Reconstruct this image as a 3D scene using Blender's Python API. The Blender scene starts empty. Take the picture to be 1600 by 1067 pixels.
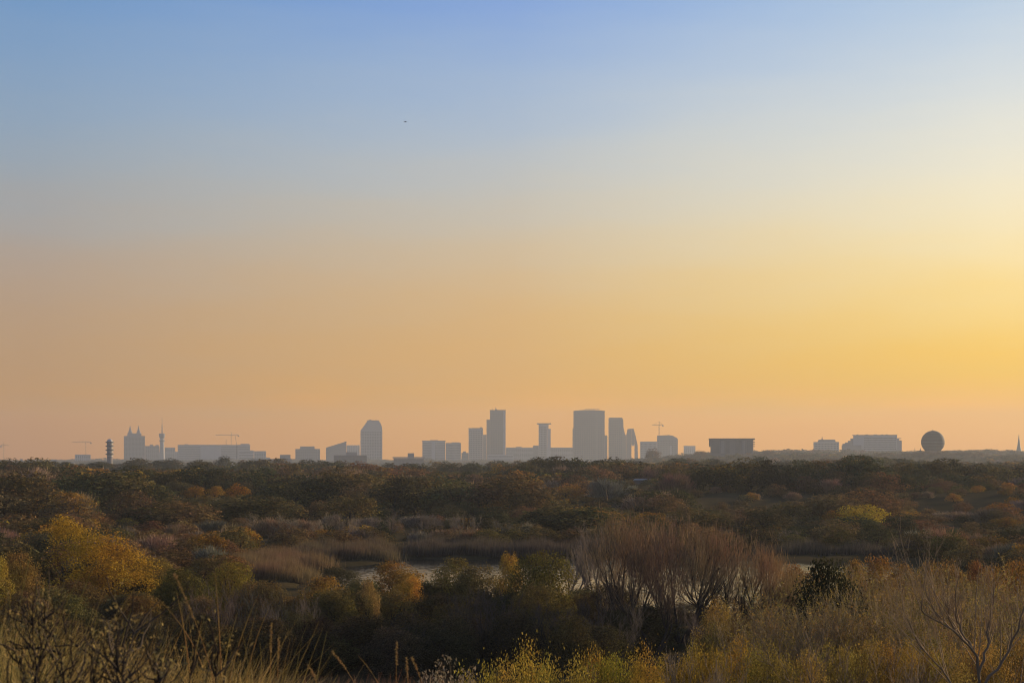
import bpy, math, random
import numpy as np
from mathutils import Vector, noise as mnoise

scene = bpy.context.scene
C = scene.collection
R = math.radians
rnd = random.Random(7)

# ------------------------------------------------------------------ camera
F = 1600 * 50.0 / 36.0          # focal length in pixels of the 1600 px wide photograph
HY = 706.0                      # row of the eye-level line in that photograph
cam_d = bpy.data.cameras.new('camera')
cam = bpy.data.objects.new('camera', cam_d)
C.objects.link(cam)
cam.location = (0, 0, 0)
cam.rotation_euler = (R(90), 0, 0)
cam_d.lens = 50.0
cam_d.sensor_width = 36.0
cam_d.shift_y = (HY - 533.5) / 1600.0
cam_d.clip_start = 0.1
cam_d.clip_end = 20000
cam_d.dof.use_dof = True
cam_d.dof.focus_distance = 180
cam_d.dof.aperture_fstop = 9.0
scene.camera = cam

# ------------------------------------------------------------------ sky, sun, exposure
SUN_AZ, SUN_EL = R(54), R(12)    # azimuth to the right of the view, elevation
sun_dir = Vector((math.sin(SUN_AZ) * math.cos(SUN_EL), math.cos(SUN_AZ) * math.cos(SUN_EL), math.sin(SUN_EL)))


def lin(c):
    return tuple(((v / 255) / 12.92 if v / 255 <= 0.04045 else ((v / 255 + 0.055) / 1.055) ** 2.4) for v in c)


world = bpy.data.worlds.new('World')
scene.world = world
world.use_nodes = True
wt = world.node_tree
wt.nodes.clear()


def N(t, kind, **kw):
    n = t.nodes.new(kind)
    for k, v in kw.items():
        setattr(n, k, v)
    return n


def math_node(t, op, a, b=None, c=None, clamp=False):
    n = N(t, 'ShaderNodeMath', operation=op, use_clamp=clamp)
    for i, v in enumerate((a, b, c)):
        if v is None:
            continue
        if isinstance(v, (int, float)):
            n.inputs[i].default_value = v
        else:
            t.links.new(v, n.inputs[i])
    return n.outputs[0]


def vmath(t, op, a, b=None):
    n = N(t, 'ShaderNodeVectorMath', operation=op)
    for i, v in enumerate((a, b)):
        if v is None:
            continue
        if isinstance(v, (tuple, list, Vector)):
            n.inputs[i].default_value = tuple(v)
        else:
            t.links.new(v, n.inputs[i])
    return n


def ramp(t, fac, stops):
    n = N(t, 'ShaderNodeValToRGB')
    cr = n.color_ramp
    cr.interpolation = 'LINEAR'
    while len(cr.elements) < len(stops):
        cr.elements.new(0.5)
    for e, (p, c) in zip(cr.elements, stops):
        e.position = p
        e.color = (*c[:3], 1)
    t.links.new(fac, n.inputs[0])
    return n.outputs[0]


def mixc(t, fac, a, b, mode='MIX'):
    n = N(t, 'ShaderNodeMix', data_type='RGBA', blend_type=mode)
    n.clamp_factor = True
    ins = (n.inputs[0], n.inputs[6], n.inputs[7])
    for s, v in zip(ins, (fac, a, b)):
        if isinstance(v, (int, float)):
            s.default_value = v
        elif isinstance(v, tuple):
            s.default_value = (*v[:3], 1)
        else:
            t.links.new(v, s)
    return n.outputs[2]


def zpos(y):                     # sine of the elevation seen at photo row y
    a = math.atan((HY - y) / F)
    return max(0.0, math.sin(a))


HAZE_DENSITY = 1.8e-4
HAZE_COLOR = (0.54, 0.585, 0.66)
HAZE_ANISO = 0.2
HAZE_TOP, HAZE_END = 150.0, 5400.0
# glow of the fully thick haze, used to pick the clear sky behind it: away from, across and towards the sun
GLOW_AWAY, GLOW_MID, GLOW_NEAR = (0.285, 0.29, 0.285), (0.35, 0.335, 0.31), (0.41, 0.385, 0.365)


def stops(cols, glow=None):      # [(photo row, sRGB seen through the haze)] -> smooth ramp of clear sky
    rows = sorted(cols)
    fy = np.arange(-150, 860)
    ry = np.array([r[0] for r in rows], float)
    rc = np.array([lin(r[1]) for r in rows])
    slope = (rc[0] - rc[1]) / (ry[1] - ry[0])
    g = np.exp(-0.5 * (np.arange(-140, 141) / 54.0) ** 2)
    g /= g.sum()
    sm = np.stack([np.convolve(np.where(fy < ry[0], rc[0, i] + slope[i] * (ry[0] - fy), np.interp(fy, ry, rc[:, i])), g, 'same') for i in range(3)], -1)
    out = []
    for y in (706, 700, 692, 683, 672, 660, 640, 615, 590, 560, 530, 500, 470, 440, 410, 380, 350, 320, 290, 260, 225, 190, 150, 110, 60, 0):
        c = tuple(float(v) for v in sm[y + 150])
        if glow is not None:
            tan = max((HY - y) / F, 1e-4)
            T = math.exp(-HAZE_DENSITY * min(HAZE_END, HAZE_TOP / tan))
            c = tuple(max(0.02, (c[i] - (1 - T) * glow[i]) / T) for i in range(3))
        out.append((zpos(y), c))
    out.sort(key=lambda q: q[0])
    return out


SKY_AWAY = [(706, (179, 143, 112)), (640, (184, 149, 114)), (520, (184, 154, 124)), (430, (180, 159, 142)),
            (350, (167, 167, 165)), (250, (151, 169, 186)), (130, (134, 164, 198)), (0, (112, 154, 202))]
SKY_MID = [(706, (214, 167, 120)), (640, (215, 170, 115)), (520, (218, 177, 122)), (430, (216, 185, 143)),
           (350, (207, 195, 173)), (250, (188, 196, 202)), (130, (164, 187, 216)), (0, (136, 169, 222))]
SKY_NEAR = [(706, (228, 176, 98)), (640, (236, 186, 100)), (520, (250, 209, 116)), (430, (252, 226, 162)),
            (350, (248, 235, 200)), (250, (236, 233, 217)), (130, (208, 220, 230)), (0, (176, 203, 231))]
SKY_BACK = [(706, (148, 138, 140)), (520, (146, 142, 150)), (350, (136, 146, 166)), (130, (114, 140, 178)), (0, (100, 132, 180))]
ZEN = lin((52, 84, 142))

tc = N(wt, 'ShaderNodeTexCoord')
nrm = vmath(wt, 'NORMALIZE', tc.outputs['Generated']).outputs[0]
sep = N(wt, 'ShaderNodeSeparateXYZ')
wt.links.new(nrm, sep.inputs[0])
# faint high streaks disturb the elevation and add thin veils
mp = N(wt, 'ShaderNodeMapping')
mp.inputs['Rotation'].default_value = (0.0, R(9), 0.0)
mp.inputs['Scale'].default_value = (5.0, 5.0, 30.0)
wt.links.new(nrm, mp.inputs[0])
nz = N(wt, 'ShaderNodeTexNoise')
nz.inputs['Scale'].default_value = 1.6
nz.inputs['Detail'].default_value = 4.0
nz.inputs['Roughness'].default_value = 0.55
wt.links.new(mp.outputs[0], nz.inputs['Vector'])
streak = math_node(wt, 'SUBTRACT', nz.outputs['Fac'], 0.5)
zz = math_node(wt, 'MULTIPLY_ADD', streak, 0.026, sep.outputs['Z'])
zz = math_node(wt, 'MAXIMUM', zz, 0.0)
flat = vmath(wt, 'MULTIPLY', nrm, (1, 1, 0)).outputs[0]
flatn = vmath(wt, 'NORMALIZE', flat).outputs[0]
ca = vmath(wt, 'DOT_PRODUCT', flatn, (math.sin(SUN_AZ), math.cos(SUN_AZ), 0)).outputs['Value']


def cosaz(px):
    return math.cos(SUN_AZ - math.atan((px - 800) / F))


def smooth_map(v, a, b):
    n = N(wt, 'ShaderNodeMapRange', interpolation_type='LINEAR', clamp=True)
    n.inputs[1].default_value = a
    n.inputs[2].default_value = b
    wt.links.new(v, n.inputs[0])
    return n.outputs[0]


c_away = ramp(wt, zz, stops(SKY_AWAY, GLOW_AWAY) + [(1.0, ZEN)])
c_mid = ramp(wt, zz, stops(SKY_MID, GLOW_MID) + [(1.0, ZEN)])
c_near = ramp(wt, zz, stops(SKY_NEAR, GLOW_NEAR) + [(1.0, ZEN)])
c_back = ramp(wt, zz, stops(SKY_BACK) + [(1.0, ZEN)])
col = mixc(wt, smooth_map(ca, -0.6, cosaz(60)), c_back, c_away)
col = mixc(wt, smooth_map(ca, cosaz(60), cosaz(800)), col, c_mid)
col = mixc(wt, smooth_map(ca, cosaz(800), cosaz(1560)), col, c_near)
# brightening towards the sun itself, out of frame to the right
d3 = vmath(wt, 'DOT_PRODUCT', nrm, tuple(sun_dir)).outputs['Value']
glow = math_node(wt, 'POWER', math_node(wt, 'MAXIMUM', d3, 0.0), 22.0)
glow = math_node(wt, 'MULTIPLY', glow, 0.8)
col = mixc(wt, glow, col, (3.2, 2.2, 1.0))
sky = N(wt, 'ShaderNodeTexSky', sky_type='NISHITA')
sky.sun_disc = False
sky.sun_elevation = SUN_EL
sky.sun_rotation = SUN_AZ
sky.air_density = 1.2
sky.dust_density = 3.0
nish = mixc(wt, 1.0, sky.outputs[0], (0.07, 0.07, 0.07), 'MULTIPLY')
col = mixc(wt, 0.1, col, nish)
bg = N(wt, 'ShaderNodeBackground')
bg.inputs['Strength'].default_value = 2 ** -0.4
wt.links.new(col, bg.inputs['Color'])
wo = N(wt, 'ShaderNodeOutputWorld')
wt.links.new(bg.outputs[0], wo.inputs['Surface'])

sun_d = bpy.data.lights.new('sun', 'SUN')
sun_d.energy = 5.0
sun_d.angle = R(0.6)
sun_d.color = (1.0, 0.76, 0.46)
sun = bpy.data.objects.new('sun', sun_d)
C.objects.link(sun)
sun.rotation_euler = sun_dir.to_track_quat('Z', 'Y').to_euler()

scene.view_settings.view_transform = 'Standard'
scene.view_settings.look = 'None'
scene.view_settings.gamma = 1.0
scene.view_settings.use_curve_mapping = False
scene.view_settings.exposure = 0.4
scene.cycles.use_denoising = True
scene.cycles.filter_width = 1.05
scene.cycles.max_bounces = 5
scene.cycles.diffuse_bounces = 2
scene.cycles.glossy_bounces = 2
scene.cycles.transmission_bounces = 3
scene.cycles.volume_bounces = 0
scene.cycles.sample_clamp_indirect = 4.0



# ------------------------------------------------------------------ helpers
def tag(o, label=None, cat=None, group=None, kind=None):
    if label:
        o['label'] = label
    if cat:
        o['category'] = cat
    if group:
        o['group'] = group
    if kind:
        o['kind'] = kind
    return o


def mesh_np(name, verts, faces, mat, smooth=False, mat_idx=None):
    """verts (n,3); faces: one (m,k) array or a list of such arrays."""
    if not isinstance(faces, list):
        faces = [faces]
    faces = [np.asarray(f, dtype=np.int32) for f in faces if len(f)]
    me = bpy.data.meshes.new(name)
    verts = np.asarray(verts, dtype=np.float32)
    me.vertices.add(len(verts))
    me.vertices.foreach_set('co', verts.ravel())
    loops = np.concatenate([f.ravel() for f in faces])
    tot = np.concatenate([np.full(len(f), f.shape[1], np.int32) for f in faces])
    start = np.concatenate([[0], np.cumsum(tot)[:-1]]).astype(np.int32)
    me.loops.add(len(loops))
    me.loops.foreach_set('vertex_index', loops)
    me.polygons.add(len(tot))
    me.polygons.foreach_set('loop_start', start)
    me.polygons.foreach_set('loop_total', tot)
    me.polygons.foreach_set('use_smooth', np.full(len(tot), smooth))
    me.update(calc_edges=True)
    if mat is not None:
        me.materials.append(mat)
    return me


def obj(name, me, parent=None, loc=(0, 0, 0), rotz=0.0, scale=None, color=None):
    o = bpy.data.objects.new(name, me)
    C.objects.link(o)
    o.parent = parent
    o.location = loc
    o.rotation_euler = (0, 0, rotz)
    if scale is not None:
        o.scale = scale if hasattr(scale, '__len__') else (scale,) * 3
    if color is not None:
        o.color = (*color[:3], 1)
    return o


def empty(name, loc, rotz=0.0, scale=None):
    o = bpy.data.objects.new(name, None)
    C.objects.link(o)
    o.empty_display_size = 0.5
    o.location = loc
    o.rotation_euler = (0, 0, rotz)
    if scale is not None:
        o.scale = scale if hasattr(scale, '__len__') else (scale,) * 3
    return o


def X_at(px, d):
    return (px - 800.0) / F * d


def Z_at(py, d):
    return (HY - py) / F * d


class MB:
    def __init__(s):
        s.v, s.q, s.n = [], [], 0
        s.t = []

    def add(s, v, quads=(), tris=()):
        v = np.asarray(v, float).reshape(-1, 3)
        s.v.append(v)
        if len(quads):
            s.q.append(np.asarray(quads) + s.n)
        if len(tris):
            s.t.append(np.asarray(tris) + s.n)
        s.n += len(v)

    def box(s, x0, x1, y0, y1, z0, z1):
        v = [(x, y, z) for z in (z0, z1) for x, y in ((x0, y0), (x1, y0), (x1, y1), (x0, y1))]
        s.add(v, [(0, 3, 2, 1), (4, 5, 6, 7), (0, 1, 5, 4), (1, 2, 6, 5), (2, 3, 7, 6), (3, 0, 4, 7)])

    def prism(s, poly, y0, y1):
        """polygon in (x,z), counter-clockwise seen from the front (-y), swept from y0 to y1"""
        n = len(poly)
        v = [(x, y0, z) for x, z in poly] + [(x, y1, z) for x, z in poly]
        tris = [(0, i, i + 1) for i in range(1, n - 1)] + [(n, n + i + 1, n + i) for i in range(1, n - 1)]
        quads = [(i, n + i, n + (i + 1) % n, (i + 1) % n) for i in range(n)]
        s.add(v, quads, tris)

    def lathe(s, prof, seg=24, cx=0.0, cy=0.0):
        n = len(prof)
        v = []
        for r, z in prof:
            for k in range(seg):
                a = 2 * math.pi * k / seg
                v.append((cx + r * math.cos(a), cy + r * math.sin(a), z))
        q = [(i * seg + k, i * seg + (k + 1) % seg, (i + 1) * seg + (k + 1) % seg, (i + 1) * seg + k) for i in range(n - 1) for k in range(seg)]
        s.add(v, q)

    def bar(s, p, q, r, k=4):
        P = np.array([[p, q]], float)
        v, f = tubes(P, np.array([[r, r]], float), k)
        s.add(v, f)

    def mesh(s, name, mat, smooth=False):
        fs = []
        if s.q:
            fs.append(np.concatenate(s.q))
        if s.t:
            fs.append(np.concatenate(s.t))
        return mesh_np(name, np.concatenate(s.v), fs, mat, smooth)


def tubes(P, Rr, k=3):
    """P (n,m,3) polylines, Rr (n,m) radii -> verts, quads"""
    n, m, _ = P.shape
    d = P[:, -1] - P[:, 0]
    d /= np.maximum(np.linalg.norm(d, axis=1, keepdims=True), 1e-9)
    ref = np.where(np.abs(d[:, 2:3]) > 0.9, np.array([[1.0, 0, 0]]), np.array([[0, 0, 1.0]]))
    u = np.cross(d, ref)
    u /= np.linalg.norm(u, axis=1, keepdims=True)
    w = np.cross(d, u)
    a = np.arange(k) * 2 * math.pi / k
    ring = np.cos(a)[None, :, None] * u[:, None, :] + np.sin(a)[None, :, None] * w[:, None, :]
    V = P[:, :, None, :] + Rr[:, :, None, None] * ring[:, None, :, :]
    idx = np.arange(n * m * k).reshape(n, m, k)
    a0 = idx[:, :-1, :]
    b0 = np.roll(idx, -1, axis=2)[:, :-1, :]
    a1 = idx[:, 1:, :]
    b1 = np.roll(idx, -1, axis=2)[:, 1:, :]
    q = np.stack([a0, b0, b1, a1], axis=-1).reshape(-1, 4)
    return V.reshape(-1, 3), q


def unit(v):
    return v / np.maximum(np.linalg.norm(v, axis=-1, keepdims=True), 1e-9)


def grow(rng, start, dirs, lens, rad, nseg, wander=0.2, up=0.1, taper=0.35):
    n = len(start)
    P = np.zeros((n, nseg + 1, 3))
    P[:, 0] = start
    d = unit(dirs)
    for i in range(nseg):
        d = unit(d + rng.normal(0, wander, (n, 3)) + np.array([0, 0, up]))
        P[:, i + 1] = P[:, i] + d * (lens / nseg)[:, None]
    t = np.linspace(0, 1, nseg + 1)[None, :]
    Rr = rad[:, None] * (1 - (1 - taper) * t)
    return P, Rr


def spawn(rng, P, Rr, lens, per, tmin, ang, lr, rr, tmax=1.0):
    n, m, _ = P.shape
    t = rng.uniform(tmin, tmax, (n, per))
    f = t * (m - 1)
    i = np.minimum(f.astype(int), m - 2)
    u = (f - i)[..., None]
    rows = np.arange(n)[:, None]
    pos = P[rows, i] * (1 - u) + P[rows, i + 1] * u
    tang = unit(P[rows, i + 1] - P[rows, i])
    side = unit(np.cross(tang, rng.normal(0, 1, tang.shape)))
    a = rng.uniform(ang[0], ang[1], (n, per))[..., None]
    d = tang * np.cos(a) + side * np.sin(a)
    r = (Rr[rows, i] * (1 - u[..., 0]) + Rr[rows, i + 1] * u[..., 0]) * rr
    L = lens[:, None] * lr * rng.uniform(0.6, 1.25, (n, per)) * (1.15 - 0.45 * t)
    return pos.reshape(-1, 3), d.reshape(-1, 3), L.ravel(), r.ravel()


def leaf_faces(rng, pts, size, aspect=0.5, quad=True, normal=None, jitter=1.0):
    """small leaf-shaped faces round the given points"""
    n = len(pts)
    a = rng.normal(0, 1, (n, 3))
    if normal is not None:
        nn = unit(normal + rng.normal(0, jitter, (n, 3)) * 0.6)
        a = np.cross(nn, a)
    a = unit(a)
    b = unit(np.cross(a, rng.normal(0, 1, (n, 3)) if normal is None else nn))
    s = (size * rng.uniform(0.6, 1.35, n))[:, None]
    if quad:
        V = np.stack([pts - a * s * 0.5, pts + b * s * aspect * 0.5, pts + a * s * 0.5, pts - b * s * aspect * 0.5], axis=1)
    else:
        V = np.stack([pts - a * s * 0.5 - b * s * aspect * 0.5, pts - a * s * 0.5 + b * s * aspect * 0.5, pts + a * s * 0.6], axis=1)
    k = V.shape[1]
    return V.reshape(-1, 3), np.arange(n * k).reshape(n, k)


# ------------------------------------------------------------------ materials
def new_mat(name):
    m = bpy.data.materials.new(name)
    m.use_nodes = True
    m.node_tree.nodes.clear()
    return m, m.node_tree


def mat_leaf(name, source, trans=0.27, spread=0.9):
    m, t = new_mat(name)
    if source == 'object':
        oi = N(t, 'ShaderNodeObjectInfo')
        c = oi.outputs['Color']
    else:
        at = N(t, 'ShaderNodeAttribute', attribute_name='tint')
        c = at.outputs['Color']
    g = N(t, 'ShaderNodeNewGeometry')
    rv = g.outputs['Random Per Island']
    k = math_node(t, 'MULTIPLY_ADD', rv, spread, 1 - spread * 0.5)
    hs = N(t, 'ShaderNodeHueSaturation')
    tcn = N(t, 'ShaderNodeTexCoord')
    no = N(t, 'ShaderNodeTexNoise')
    no.inputs['Scale'].default_value = 2.6 if source == 'object' else 0.12
    t.links.new(tcn.outputs['Generated'] if source == 'object' else tcn.outputs['Object'], no.inputs['Vector'])
    hue = math_node(t, 'MULTIPLY_ADD', math_node(t, 'SUBTRACT', no.outputs['Fac'], 0.5), 0.10, 0.5)
    t.links.new(hue, hs.inputs['Hue'])
    t.links.new(k, hs.inputs['Value'])
    t.links.new(c, hs.inputs['Color'])
    df = N(t, 'ShaderNodeBsdfDiffuse')
    tr = N(t, 'ShaderNodeBsdfTranslucent')
    t.links.new(hs.outputs[0], df.inputs['Color'])
    t.links.new(hs.outputs[0], tr.inputs['Color'])
    mx = N(t, 'ShaderNodeMixShader')
    mx.inputs[0].default_value = trans
    t.links.new(df.outputs[0], mx.inputs[1])
    t.links.new(tr.outputs[0], mx.inputs[2])
    o = N(t, 'ShaderNodeOutputMaterial')
    t.links.new(mx.outputs[0], o.inputs['Surface'])
    return m


def mat_solid(name, color, rough=0.8, noise_scale=None, amount=0.25, metallic=0.0, use_obj=False, spec=0.3, coords='Object'):
    m, t = new_mat(name)
    b = N(t, 'ShaderNodeBsdfPrincipled')
    b.inputs['Roughness'].default_value = rough
    b.inputs['Metallic'].default_value = metallic
    b.inputs['Specular IOR Level'].default_value = spec
    base = None
    if use_obj:
        base = N(t, 'ShaderNodeObjectInfo').outputs['Color']
    if noise_scale:
        tcn = N(t, 'ShaderNodeTexCoord')
        no = N(t, 'ShaderNodeTexNoise')
        no.inputs['Scale'].default_value = noise_scale
        no.inputs['Detail'].default_value = 5
        t.links.new(tcn.outputs[coords], no.inputs['Vector'])
        k = math_node(t, 'MULTIPLY_ADD', no.outputs['Fac'], 2 * amount, 1 - amount)
        cc = N(t, 'ShaderNodeCombineColor')
        for i in range(3):
            t.links.new(k, cc.inputs[i])
        mm = mixc(t, 1.0, base if base is not None else tuple(color), cc.outputs[0], 'MULTIPLY')
        t.links.new(mm, b.inputs['Base Color'])
    elif base is not None:
        t.links.new(base, b.inputs['Base Color'])
    else:
        b.inputs['Base Color'].default_value = (*color, 1)
    o = N(t, 'ShaderNodeOutputMaterial')
    t.links.new(b.outputs[0], o.inputs['Surface'])
    return m


M_LEAF = mat_leaf('leaf', 'object')
M_TWIG = mat_leaf('twig_sliver', 'object', trans=0.1, spread=0.7)
M_WOODLAND = mat_leaf('woodland_leaf', 'tint')
M_BLADE = mat_leaf('grass_blade', 'object', trans=0.3, spread=1.0)
M_BARK = mat_solid('bark', (0.1, 0.08, 0.06), 0.9, 3.0, 0.35, use_obj=True, spec=0.15)
M_CONC = mat_solid('pale_concrete', (0.36, 0.35, 0.35), 0.85, 0.03, 0.15)
M_BRICK = mat_solid('brown_brick', (0.19, 0.165, 0.155), 0.9, 0.05, 0.2)
M_GREY = mat_solid('grey_cladding', (0.20, 0.20, 0.21), 0.7, 0.03, 0.15)
M_DARKC = mat_solid('dark_cladding', (0.08, 0.085, 0.10), 0.6, 0.04, 0.2)
M_WHITE = mat_solid('white_panel', (0.42, 0.42, 0.43), 0.7, 0.04, 0.12)
M_GLASS = mat_solid('window_glass', (0.03, 0.035, 0.045), 0.3, 0.03, 0.3, spec=0.6)
M_STEEL = mat_solid('crane_steel', (0.28, 0.20, 0.10), 0.6, 0.3, 0.2)
M_SPHERE = mat_solid('dark_sphere_cladding', (0.018, 0.020, 0.026), 0.7, 0.12, 0.2, spec=0.08)
M_SLATE = mat_solid('slate_cladding', (0.13, 0.135, 0.15), 0.7, 0.04, 0.2)
M_ROOF = mat_solid('roof_tile', (0.35, 0.33, 0.32), 0.7, 0.2, 0.2)


# ------------------------------------------------------------------ terrain
WATER_Z = -13.5
_tr = np.random.default_rng(3)
_waves = [(_tr.uniform(0, 2 * math.pi), _tr.uniform(0, 2 * math.pi), L, a) for L, a in
          ((260, 1.0), (210, 0.9), (150, 0.9), (120, 0.7), (85, 0.5), (60, 0.4), (38, 0.2), (500, 0.9))]


def smoothstep(a, b, x):
    t = np.clip((x - a) / (b - a), 0, 1)
    return t * t * (3 - 2 * t)


def terrain(x, y):
    x = np.asarray(x, float)
    y = np.asarray(y, float)
    zl = np.interp(y, [-400, -20, 0, 3, 5, 6.5, 9, 13, 25, 45, 80, 115, 7000], [-2.4, -1.5, -1.6, -1.32, -1.2, -1.35, -2.6, -4.6, -8.2, -11.5, -12.9, -13.2, -13.2])
    zr = np.interp(y, [-400, -20, 0, 3, 6, 9, 15, 25, 45, 70, 92, 115, 7000], [-2.4, -1.5, -1.6, -1.5, -1.9, -2.8, -4.3, -6.0, -8.8, -11.4, -12.7, -13.2, -13.2])
    f = smoothstep(-0.06, 0.16, x / np.maximum(y, 6.0))
    z = zl * (1 - f) + zr * f
    # hills beyond the pond
    w = np.zeros_like(z)
    for ang, ph, L, a in _waves:
        w = w + a * np.sin((x * math.cos(ang) + y * math.sin(ang)) * 2 * math.pi / L + ph)
    far = smoothstep(200, 330, y)
    z = z + far * w * 1.1 * (1 - 0.5 * smoothstep(700, 1000, y)) + smoothstep(205, 260, y) * 0.6
    small = 0.12 * np.sin(x * 0.9 + 1.3) * np.sin(y * 0.7 + 0.4) + 0.07 * np.sin(x * 2.1 + y * 1.7)
    z = z + small * smoothstep(1, 8, np.hypot(x, y))
    # far wooded rise on the right
    pxr = x / np.maximum(y, 1.0)
    z = z - 18.0 * smoothstep(930, 1500, y)
    rise = smoothstep(1000, 1850, y) * (1 - smoothstep(2600, 3400, y)) * smoothstep(0.03, 0.16, pxr)
    z = z + rise * 23.0
    # pond bed
    e = np.hypot((x - 11) / 36.0, (y - 152) / 31.0)
    wob = 0.06 * np.sin(x * 0.21 + 1) + 0.05 * np.sin(x * 0.47 + y * 0.13)
    bed = 1 - smoothstep(0.86, 1.06, e + wob)
    z = z * (1 - bed) + (WATER_Z - 0.9) * bed
    return z


def ground_z(x, y):
    return float(terrain(np.array([x]), np.array([y]))[0])


def sinh_axis(lo, hi, n, k):
    a = np.arcsinh(lo / k)
    b = np.arcsinh(hi / k)
    return np.sinh(np.linspace(a, b, n)) * k


gx = sinh_axis(-4400, 4400, 321, 12)
gy = sinh_axis(-230, 5330, 330, 14)
GX, GY = np.meshgrid(gx, gy, indexing='ij')
GZ = terrain(GX, GY)
gi = np.arange(GX.size).reshape(GX.shape)
gq = np.stack([gi[:-1, :-1], gi[1:, :-1], gi[1:, 1:], gi[:-1, 1:]], axis=-1).reshape(-1, 4)

m, t = new_mat('dune_ground')
tcn = N(t, 'ShaderNodeTexCoord')
n1 = N(t, 'ShaderNodeTexNoise')
n1.inputs['Scale'].default_value = 0.15
n1.inputs['Detail'].default_value = 8
t.links.new(tcn.outputs['Object'], n1.inputs['Vector'])
n2 = N(t, 'ShaderNodeTexNoise')
n2.inputs['Scale'].default_value = 7.0
n2.inputs['Detail'].default_value = 6
t.links.new(tcn.outputs['Object'], n2.inputs['Vector'])
c = ramp(t, n1.outputs['Fac'], [(0.3, (0.035, 0.032, 0.016)), (0.5, (0.075, 0.055, 0.028)), (0.7, (0.12, 0.085, 0.045))])
c = mixc(t, n2.outputs['Fac'], c, (0.05, 0.04, 0.02))
b = N(t, 'ShaderNodeBsdfDiffuse')
t.links.new(c, b.inputs['Color'])
bp = N(t, 'ShaderNodeBump')
bp.inputs['Strength'].default_value = 0.6
bp.inputs['Distance'].default_value = 0.1
t.links.new(n2.outputs['Fac'], bp.inputs['Height'])
t.links.new(bp.outputs[0], b.inputs['Normal'])
o = N(t, 'ShaderNodeOutputMaterial')
t.links.new(b.outputs[0], o.inputs['Surface'])
tag(obj('ground', mesh_np('ground', np.stack([GX, GY, GZ], -1).reshape(-1, 3), gq, m, True)), kind='structure')

# pond
m, t = new_mat('pond_water')
b = N(t, 'ShaderNodeBsdfPrincipled')
b.inputs['Base Color'].default_value = (0.018, 0.02, 0.018, 1)
b.inputs['Roughness'].default_value = 0.07
b.inputs['IOR'].default_value = 1.33
tcn = N(t, 'ShaderNodeTexCoord')
mpn = N(t, 'ShaderNodeMapping')
mpn.inputs['Scale'].default_value = (1.1, 0.55, 1)
t.links.new(tcn.outputs['Object'], mpn.inputs[0])
n1 = N(t, 'ShaderNodeTexNoise')
n1.inputs['Scale'].default_value = 1.6
n1.inputs['Detail'].default_value = 3
t.links.new(mpn.outputs[0], n1.inputs['Vector'])
bp = N(t, 'ShaderNodeBump')
bp.inputs['Strength'].default_value = 0.9
bp.inputs['Distance'].default_value = 0.07
t.links.new(n1.outputs['Fac'], bp.inputs['Height'])
t.links.new(bp.outputs[0], b.inputs['Normal'])
o = N(t, 'ShaderNodeOutputMaterial')
t.links.new(b.outputs[0], o.inputs['Surface'])
a = np.linspace(0, 2 * math.pi, 65)[:-1]
pv = np.stack([11 + 42 * np.cos(a), 152 + 36 * np.sin(a), np.full(64, WATER_Z)], -1)
tag(obj('pond_water', mesh_np('pond_water', pv, np.arange(64)[None, :], m)), kind='structure')

# haze: one even box of air round camera and scene
hb = MB()
hb.box(-4550, 4550, -290, HAZE_END, -34.0, HAZE_TOP)
m, t = new_mat('haze_air')
pvn = N(t, 'ShaderNodeVolumePrincipled')
pvn.inputs['Color'].default_value = (*HAZE_COLOR, 1)
pvn.inputs['Density'].default_value = HAZE_DENSITY
pvn.inputs['Anisotropy'].default_value = HAZE_ANISO
o = N(t, 'ShaderNodeOutputMaterial')
t.links.new(pvn.outputs[0], o.inputs['Volume'])
tag(obj('haze', hb.mesh('haze', m)), kind='stuff')

# ------------------------------------------------------------------ skyline
GROUND_CITY = -32.5


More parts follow.
